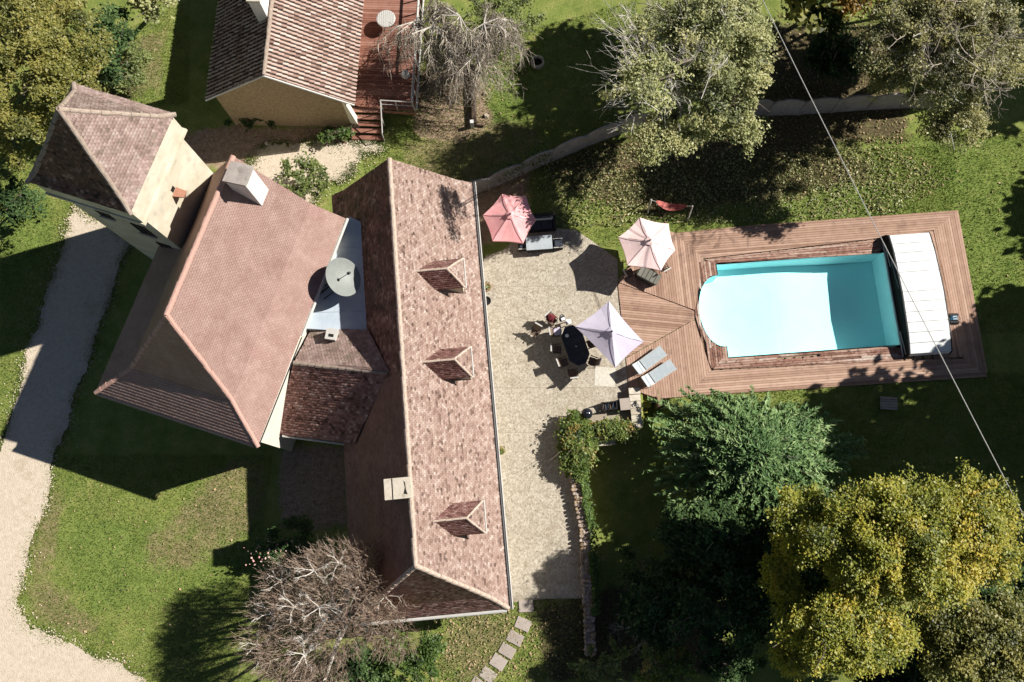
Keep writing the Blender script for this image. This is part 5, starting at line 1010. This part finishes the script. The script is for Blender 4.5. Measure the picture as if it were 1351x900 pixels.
# bare trees
tb_ = at3(432, 822, 4.5)*np.array([1, 1, 0]); t = thing('pollarded_tree', tuple(tb_), 'leafless multi stemmed tree with white limbs and brown twigs near the bottom edge', 'tree'); mb, tw_ = MB(), MB()
heads = [(418,752,6.2),(472,775,6.6),(392,800,6.0),(368,868,5.4),(405,862,5.8),(500,820,5.4),(450,742,5.8),(450,842,6.2),(362,808,5.0),(482,745,5.2),(375,765,5.2),(430,895,5.2),(345,850,4.6),(520,840,4.6),(510,785,4.6),(385,900,5.0),(425,800,6.4)]
for x, y, z in heads:
    hp_ = Vector(at3(x, y, z)); s_ = Vector((tb_[0]+R.uniform(-.5, .5), tb_[1]+R.uniform(-.5, .5), R.uniform(.4, 1.6))); m_ = s_.lerp(hp_, .55)+Vector((R.gauss(0, .3), R.gauss(0, .3), -.3)); mb.path([s_, m_, hp_], [.13, .09, .05], 6, .6)
    out = (hp_-Vector(tb_)); out.z = 0; out = out.normalized() if out.length > .3 else Vector((0, 0, 0)); w0 = R.uniform(0, 6.28)
    for k in range(5 if heads.index((x, y, z)) % 2 == 0 else 0):
        w = w0+k*1.257+R.gauss(0, .25); d = Vector((math.cos(w), math.sin(w), .35)).normalized(); bare(mb, hp_+Vector((0, 0, .45)), d, R.uniform(.34, .5), .034, 2, .42, .03, None, None, (2, 3), .010, R.uniform(.35, .8))
    mb.tube(hp_, hp_+Vector((0, 0, .45)), .05, .03, 5, .5)
    for k in range(300):
        a_ = R.uniform(0, 6.283); rr_ = .95*R.random()**.55; p = hp_+Vector((rr_*math.cos(a_), rr_*math.sin(a_), R.uniform(-.45, .3)-.25*rr_)); d = (Vector((math.cos(a_), math.sin(a_), 0))*.35*rr_+out*.12+Vector((R.gauss(0, .22), R.gauss(0, .22), .75))).normalized(); l = R.uniform(.35, .8); q = p+d*l
        c_ = R.uniform(.1, .9); tw_.path([p, p.lerp(q, .5)+Vector((R.gauss(0, .04), R.gauss(0, .04), 0)), q], [.012, .009, .005], 3, c_)
        for _ in range(2): e = p.lerp(q, R.uniform(.2, .8)); tw_.tube(e, e+(d+Vector((R.gauss(0, .45), R.gauss(0, .45), .15)))*l*.45, .007, .004, 3, c_, False)
mb.tube((tb_[0], tb_[1], -.3), (tb_[0]+.1, tb_[1], 1.5), .34, .26, 10); mb.build('trunk', M['bark_pale'], t); tw_.build('twigs', M['twig_brown'], t)
tb_ = at3(607, 40, 4.4)*np.array([1, 1, 0]); t = thing('weeping_tree', tuple(tb_), 'leafless grey weeping tree hanging over the timber terrace railing', 'tree'); mb, tw_ = MB(), MB()
hub = Vector((tb_[0], tb_[1], 2.6)); mb.path([(tb_[0], tb_[1], -.2), (tb_[0]+.1, tb_[1], 1.3), tuple(hub)], [.24, .2, .17], 8)
for hx_, hy_, hz_ in ((0, .6, 4.8), (-1.5, .2, 4.5), (1.3, .4, 4.4), (-.6, -1.0, 4.0), (.9, -1.1, 3.9), (-2.6, .8, 4.0), (2.4, 1.0, 3.9)):
    top = hub+Vector((hx_, hy_, hz_-2.6)); m_ = hub.lerp(top, .5)+Vector((R.gauss(0, .2), R.gauss(0, .2), .2)); mb.path([hub, m_, top], [.11, .075, .045], 6, .15)
    for k in range(9):
        a = R.uniform(0, 6.283) if k < 5 else -1.57+R.gauss(0, .7); rr = R.uniform(.9, 2.3); e = top+Vector((rr*math.cos(a), rr*math.sin(a), R.uniform(-1.5, .1))); m_ = top.lerp(e, .5)+Vector((R.gauss(0, .25), R.gauss(0, .25), .45)); mb.path([top, m_, e], [.038, .028, .014], 5, .25)
        for j in range(26):
            f = R.uniform(.15, 1); p = (top.lerp(m_, f*2) if f < .5 else m_.lerp(e, f*2-1)); w = a+R.gauss(0, .9); l = R.uniform(.4, 1.1); q = p+Vector((math.cos(w)*l*.5, math.sin(w)*l*.5-.08, .08)); s_ = q+Vector((math.cos(w+R.gauss(0, .6))*l*.35, math.sin(w+R.gauss(0, .6))*l*.35-.15, -R.uniform(.4, 1.2))); tw_.path([p, q, s_], [.017, .013, .007], 3, R.random())
            for _ in range(2): e2 = q.lerp(s_, R.random()); tw_.tube(e2, e2+Vector((R.gauss(0, .25), R.gauss(0, .25)-.1, -.3)), .009, .005, 3, R.random(), False)
mb.build('trunk', M['bark_pale'], t); tw_.build('twigs', M['twig_grey'], t)
# shrubs and climbers
def bush(c, r, label, m, nl, per=150, cr=.35, size=.13, nm='shrub', up=.5, base=None, cat='shrub', asp=.6):
    b = base if base is not None else (c[0], c[1], 0); t = thing(nm, (b[0], b[1], ground_h(b[0], b[1])), label, cat); cl = lobes(c, r, nl, .3); leafmass('foliage', cl, per, cr, size, m, t, up, asp)
    mb = MB(); limbs(mb, (b[0], b[1], float(ground_h(b[0], b[1]))), c, .05, cl[:8], 1, .1, .01); mb.build('stem', M['bark'], t); return t
bush(at3(665, 28, 2.2), (2.3, 1.8, 1.6), 'pale yellow green bush behind the leafless weeping tree', M['leaf_shrub'], 40, 120, .42, .13)
bush(at3(395, 238, 1.6), (1.5, 1.3, 1.1), 'loose olive green bush on the gravel beside the pink roofed house', M['leaf_shrub'], 26, 110, .38, .15)
bush(at3(760, 587, .75), (.9, 1.75, .75), 'tall hedge bush tinged with red at the top of the garden wall', M['leaf_hedge'], 110, 170, .30, .11, 'hedge', cat='hedge')
bush(at3(806, 567, .6), (1.45, .45, .5), 'low clipped hedge running between the kettle barbecue and the stone pier', M['leaf_hedge'], 90, 150, .25, .10, 'hedge', cat='hedge')
bush(at3(375, 722, 1.6), (1.4, 1.1, 1.), 'rose bush with pale pink blooms at the corner of the house shadow', M['leaf_dark'], 22, 120, .35, .13)
bush(at3(395, 692, 1.3), (.7, .6, .7), 'small bright green bush against the shaded house wall', M['leaf_ivy'], 8, 110, .3, .12)
bush(at3(545, 868, 1.5), (1.9, 1.7, 1.3), 'dense evergreen bush below the hipped end of the long house', M['leaf_ivy'], 40, 180, .38, .12)
bush(at3(465, 885, 1.4), (1.8, 1.3, 1.1), 'dark evergreen bush under the leafless multi stemmed tree', M['leaf_dark'], 32, 160, .38, .13)
bush(at3(330, 158, .6), (1.5, .5, .5), 'low dark bush at the foot of the cottage gable', M['leaf_dark'], 14, 110, .25, .12); bush(at3(440, 180, .5), (1.2, .5, .4), 'green border plant at the foot of the timber steps', M['leaf_ivy'], 14, 110, .25, .12)
bush(at3(790, 880, 1.2), (1.7, 1.2, 1.2), 'pale leaved shrub at the bottom edge right of the garden wall', M['leaf_shrub'], 24, 130, .34, .13); bush(at3(870, 880, 1.6), (1.8, 1.2, 1.3), 'mid green shrub at the bottom edge in dappled shade', M['leaf_hedge'], 24, 130, .36, .13); bush(at3(965, 880, 2), (1.6, 1.2, 1.5), 'dark shrub at the bottom edge below the golden tree', M['leaf_dark'], 24, 140, .36, .13)
bush(at3(850, 745, .4), (2., 1.6, 1.), 'straggling dark undergrowth plant in the shaded lower garden', M['leaf_ivy'], 16, 90, .32, .14); bush(at3(935, 770, 1.2), (1.8, 1.5, 1.3), 'dark shrub between the conifer and the golden tree', M['leaf_dark'], 26, 120, .4, .14)
mb = MB(); q = Vector(at3(845, 825, -.6)); t = thing('dead_shrub', tuple(q), 'dead leafless shrub with pale twigs in the shaded lower garden', 'shrub')
for k in range(14): bare(mb, q, Vector((R.gauss(0, .7), R.gauss(0, .7), .6)).normalized(), .8, .03, 3, .5, kids=(2, 3), tmin=.008)
mb.build('twigs', M['bark_pale'], t)
fl = NR.normal(size=(60, 3))*np.array([.6, .45, .2])+at3(352, 730, 2.2); V, F = leaf_cards(fl, .085, .8, .9); tg = [o for o in C.objects if o.get('label', '').startswith('rose bush')][0]; raw('blossom', V, F, M['flower'], tg)
# creeper on the garden wall and on the fence
iv = thing('creeper', (3.2, -.5, 0), 'green creeper trailing over the outer edge of the garden wall', 'creeper'); n = 8000
y = NR.uniform(-4.6, 4.4, n); dn = (.25+.75*(np.sin(y*1.9)*np.cos(y*.8+1) > -.25)); k = NR.random(n) < dn; y = y[k]; x = wall_x(y)+.34+np.abs(NR.normal(size=len(y)))*.20-.12*NR.random(len(y))*(np.sin(y*2.3) > .2); z = .6-np.maximum(0, x-wall_x(y)-.4)*1.6+.07*NR.normal(size=len(y))
V, F = leaf_cards(np.stack([x, y, z], -1), .12, .6); raw('foliage', V, F, M['leaf_ivy'], iv)
iv = thing('creeper', (.6, 19.9, 0), 'green creeper hanging over the concrete fence near the long house', 'creeper'); n = 900; f = NR.random(n); A_, B_ = at3(655, 243, 0), at3(722, 214, 0); Pn = A_+(B_-A_)*f[:, None]+NR.normal(size=(n, 3))*np.array([.25, .3, .3])+np.array([0, .12, 1.35]); V, F = leaf_cards(Pn, .11, .6); raw('foliage', V, F, M['leaf_ivy'], iv)
# trees standing beyond the right edge; their shade falls across the lawn and the end of the deck
for (x, y, z, r, lb) in ((35.8, 10.4, 7.5, 4.2, 'tall dark tree standing just beyond the right edge level with the deck end'), (31.0, 7.0, 10.6, 4.0, 'dark tree beyond the right edge behind the golden tree'), (36.6, 4.2, 9.2, 4.2, 'dark tree beyond the right edge below the others'), (40, 19, 6, 3.8, 'dark tree farther out beyond the upper right lawn'), (37.5, 30.5, 8, 4.6, 'dark tree beyond the top right corner')):
    tree('walnut_tree', np.array([x, y, z]), (r, r, 2.8), (x, y, 0), lb, M['leaf_oak'], 130, 130, 1.05, .45, .3, n_l=20, tw=0)
for (px, py, z, r, lb) in ((1040, -75, 8, 3.6, 'tall tree just beyond the top edge between the two big trees'), (1330, -70, 8, 4., 'tall tree beyond the top edge above the big khaki tree'), (60, -90, 8, 4, 'tall tree beyond the top left edge')):
    c = at3(px, py, z); tree('walnut_tree', c, (r, r, 2.5), (c[0], c[1], 0), lb, M['leaf_oak'], 60, 90, .9, .4, .3, n_l=16, tw=0)

# ------------------------------------------------------------------ grass, fallen leaves
def visible_points(n, polys_px, holes=()):
    out = []; 
    for p in polys_px:
        w = PX(p); a = np.array(w)[:, :2]; lo, hi = a.min(0), a.max(0); m = int(n*np.prod(hi-lo)); q = lo+(hi-lo)*NR.random((m, 2)); out.append(q[inpoly(q[:, 0], q[:, 1], w)])
    q = np.concatenate(out)
    for h in holes: q = q[~inpoly(q[:, 0], q[:, 1], h)]
    return q
block = [DRIVE, COURT, terr, pool_outline(.5), allp, [TF(.3, -.4), TF(21.6, -.4), TF(21.6, -7.1), TF(.3, -7.1)], [HF(.25, -.12), HF(11.55, -.12), HF(11.55, -8.15), HF(.25, -8.15)]]
q = visible_points(235, [[(0,600),(360,600),(340,760),(300,900),(0,900)], [(560,800),(780,780),(780,900),(540,900)], [(1150,180),(1360,170),(1360,440),(1150,440)], [(0,150),(110,240),(70,480),(0,610)], [(120,60),(250,0),(250,140),(120,140)], [(480,100),(840,0),(840,200),(620,260),(480,230)], [(700,230),(1260,190),(1260,310),(700,330)], [(850,510),(1360,490),(1360,640),(1100,640)]], block)
E_ = []
for poly in (DRIVE, COURT):
    pa_ = np.array(poly); seg = np.roll(pa_, -1, 0)-pa_; k = NR.integers(0, len(pa_), 16000 if poly is DRIVE else 9000); sp = NR.normal(size=(len(k), 2))*(.10+.30*NR.random((len(k), 1))**2); E_.append(pa_[k]+seg[k]*NR.random((len(k), 1))+sp)
E_ = np.concatenate(E_); E_ = E_[(E_[:, 0] > -33) & (E_[:, 1] > -9) & (.5+.5*np.sin(E_[:, 0]*2.3+E_[:, 1]*1.9)+.4*NR.random(len(E_)) > .35)]; q = np.concatenate([q, E_])
n = len(q); z = ground_h(q[:, 0], q[:, 1])+np.where(np.arange(n) >= n-len(E_), .035, 0); a = NR.random(n)*6.283; h = .035+.075*NR.random(n); w = .016+.016*NR.random(n); lean = .05*NR.normal(size=(n, 2)); cs, sn = np.cos(a), np.sin(a)
V = np.stack([np.stack([q[:, 0]-cs*w, q[:, 1]-sn*w, z-.01], -1), np.stack([q[:, 0]+cs*w, q[:, 1]+sn*w, z-.01], -1), np.stack([q[:, 0]+lean[:, 0], q[:, 1]+lean[:, 1], z+h], -1)], 1).reshape(-1, 3)
tg_ = np.clip(.42+.18*np.sin(q[:, 0]*.9+np.sin(q[:, 1]*.7)*1.3)+.2*NR.normal(size=n), 0, 1); o = raw('grass', V, np.arange(3*n).reshape(n, 3), M['blade'], None, tg_); tag(o, 'short patchy autumn grass over the lawns', 'grass', kind='stuff')
st_ = []
for poly, cnt in ((DRIVE, 5000), (COURT, 2000)):
    pa_ = np.array(poly); k = NR.integers(0, len(pa_), cnt); st_.append(pa_[k]+NR.normal(size=(cnt, 2))*np.where(NR.random((cnt, 1)) < .8, .14, .4))
st_ = np.concatenate(st_); st_ = st_[(st_[:, 0] > -33) & (st_[:, 1] > -9)]; V, F = leaf_cards(np.stack([st_[:, 0], st_[:, 1], ground_h(st_[:, 0], st_[:, 1])+.062], -1), .05, 2.5, .9); o = raw('loose_stones', V, F, M['gravel']); tag(o, 'loose pale stones scattered along the gravel edges', 'stones', kind='stuff')
q = visible_points(38, [[(740,190),(1180,180),(1260,240),(1180,280),(860,300),(700,260)], [(640,70),(700,60),(700,120),(640,120)], [(990,20),(1200,20),(1200,190),(1000,190)], [(560,800),(780,790),(780,900),(560,900)]], block)
q2 = visible_points(2.2, [[(1100,180),(1351,180),(1351,500),(1280,500),(1270,280)], [(0,600),(360,600),(300,900),(0,900)], [(480,100),(840,0),(840,250),(480,230)]], block); q = np.concatenate([q, q2])
V, F = leaf_cards(np.stack([q[:, 0], q[:, 1], ground_h(q[:, 0], q[:, 1])+.05], -1), .095, 1.2, .7); o = raw('fallen_leaves', V, F, M['litter']); tag(o, 'fallen autumn leaves scattered over the grass', 'leaves', kind='stuff')
q = visible_points(110, [[(745,195),(1180,195),(1230,230),(1180,285),(890,298),(700,300),(690,250)]], block); q = q[NR.random(len(q)) < .35+.5*(np.sin(q[:, 0]*1.7)*np.sin(q[:, 1]*1.3+.6) > -.2)]
V, F = leaf_cards(np.stack([q[:, 0], q[:, 1], ground_h(q[:, 0], q[:, 1])+.07+.1*NR.random(len(q))], -1), .10, .8, .6); o = raw('ground_ivy', V, F, M['leaf_olive']); tag(o, 'low leafy ground cover around the hammock', 'ground cover', kind='stuff')
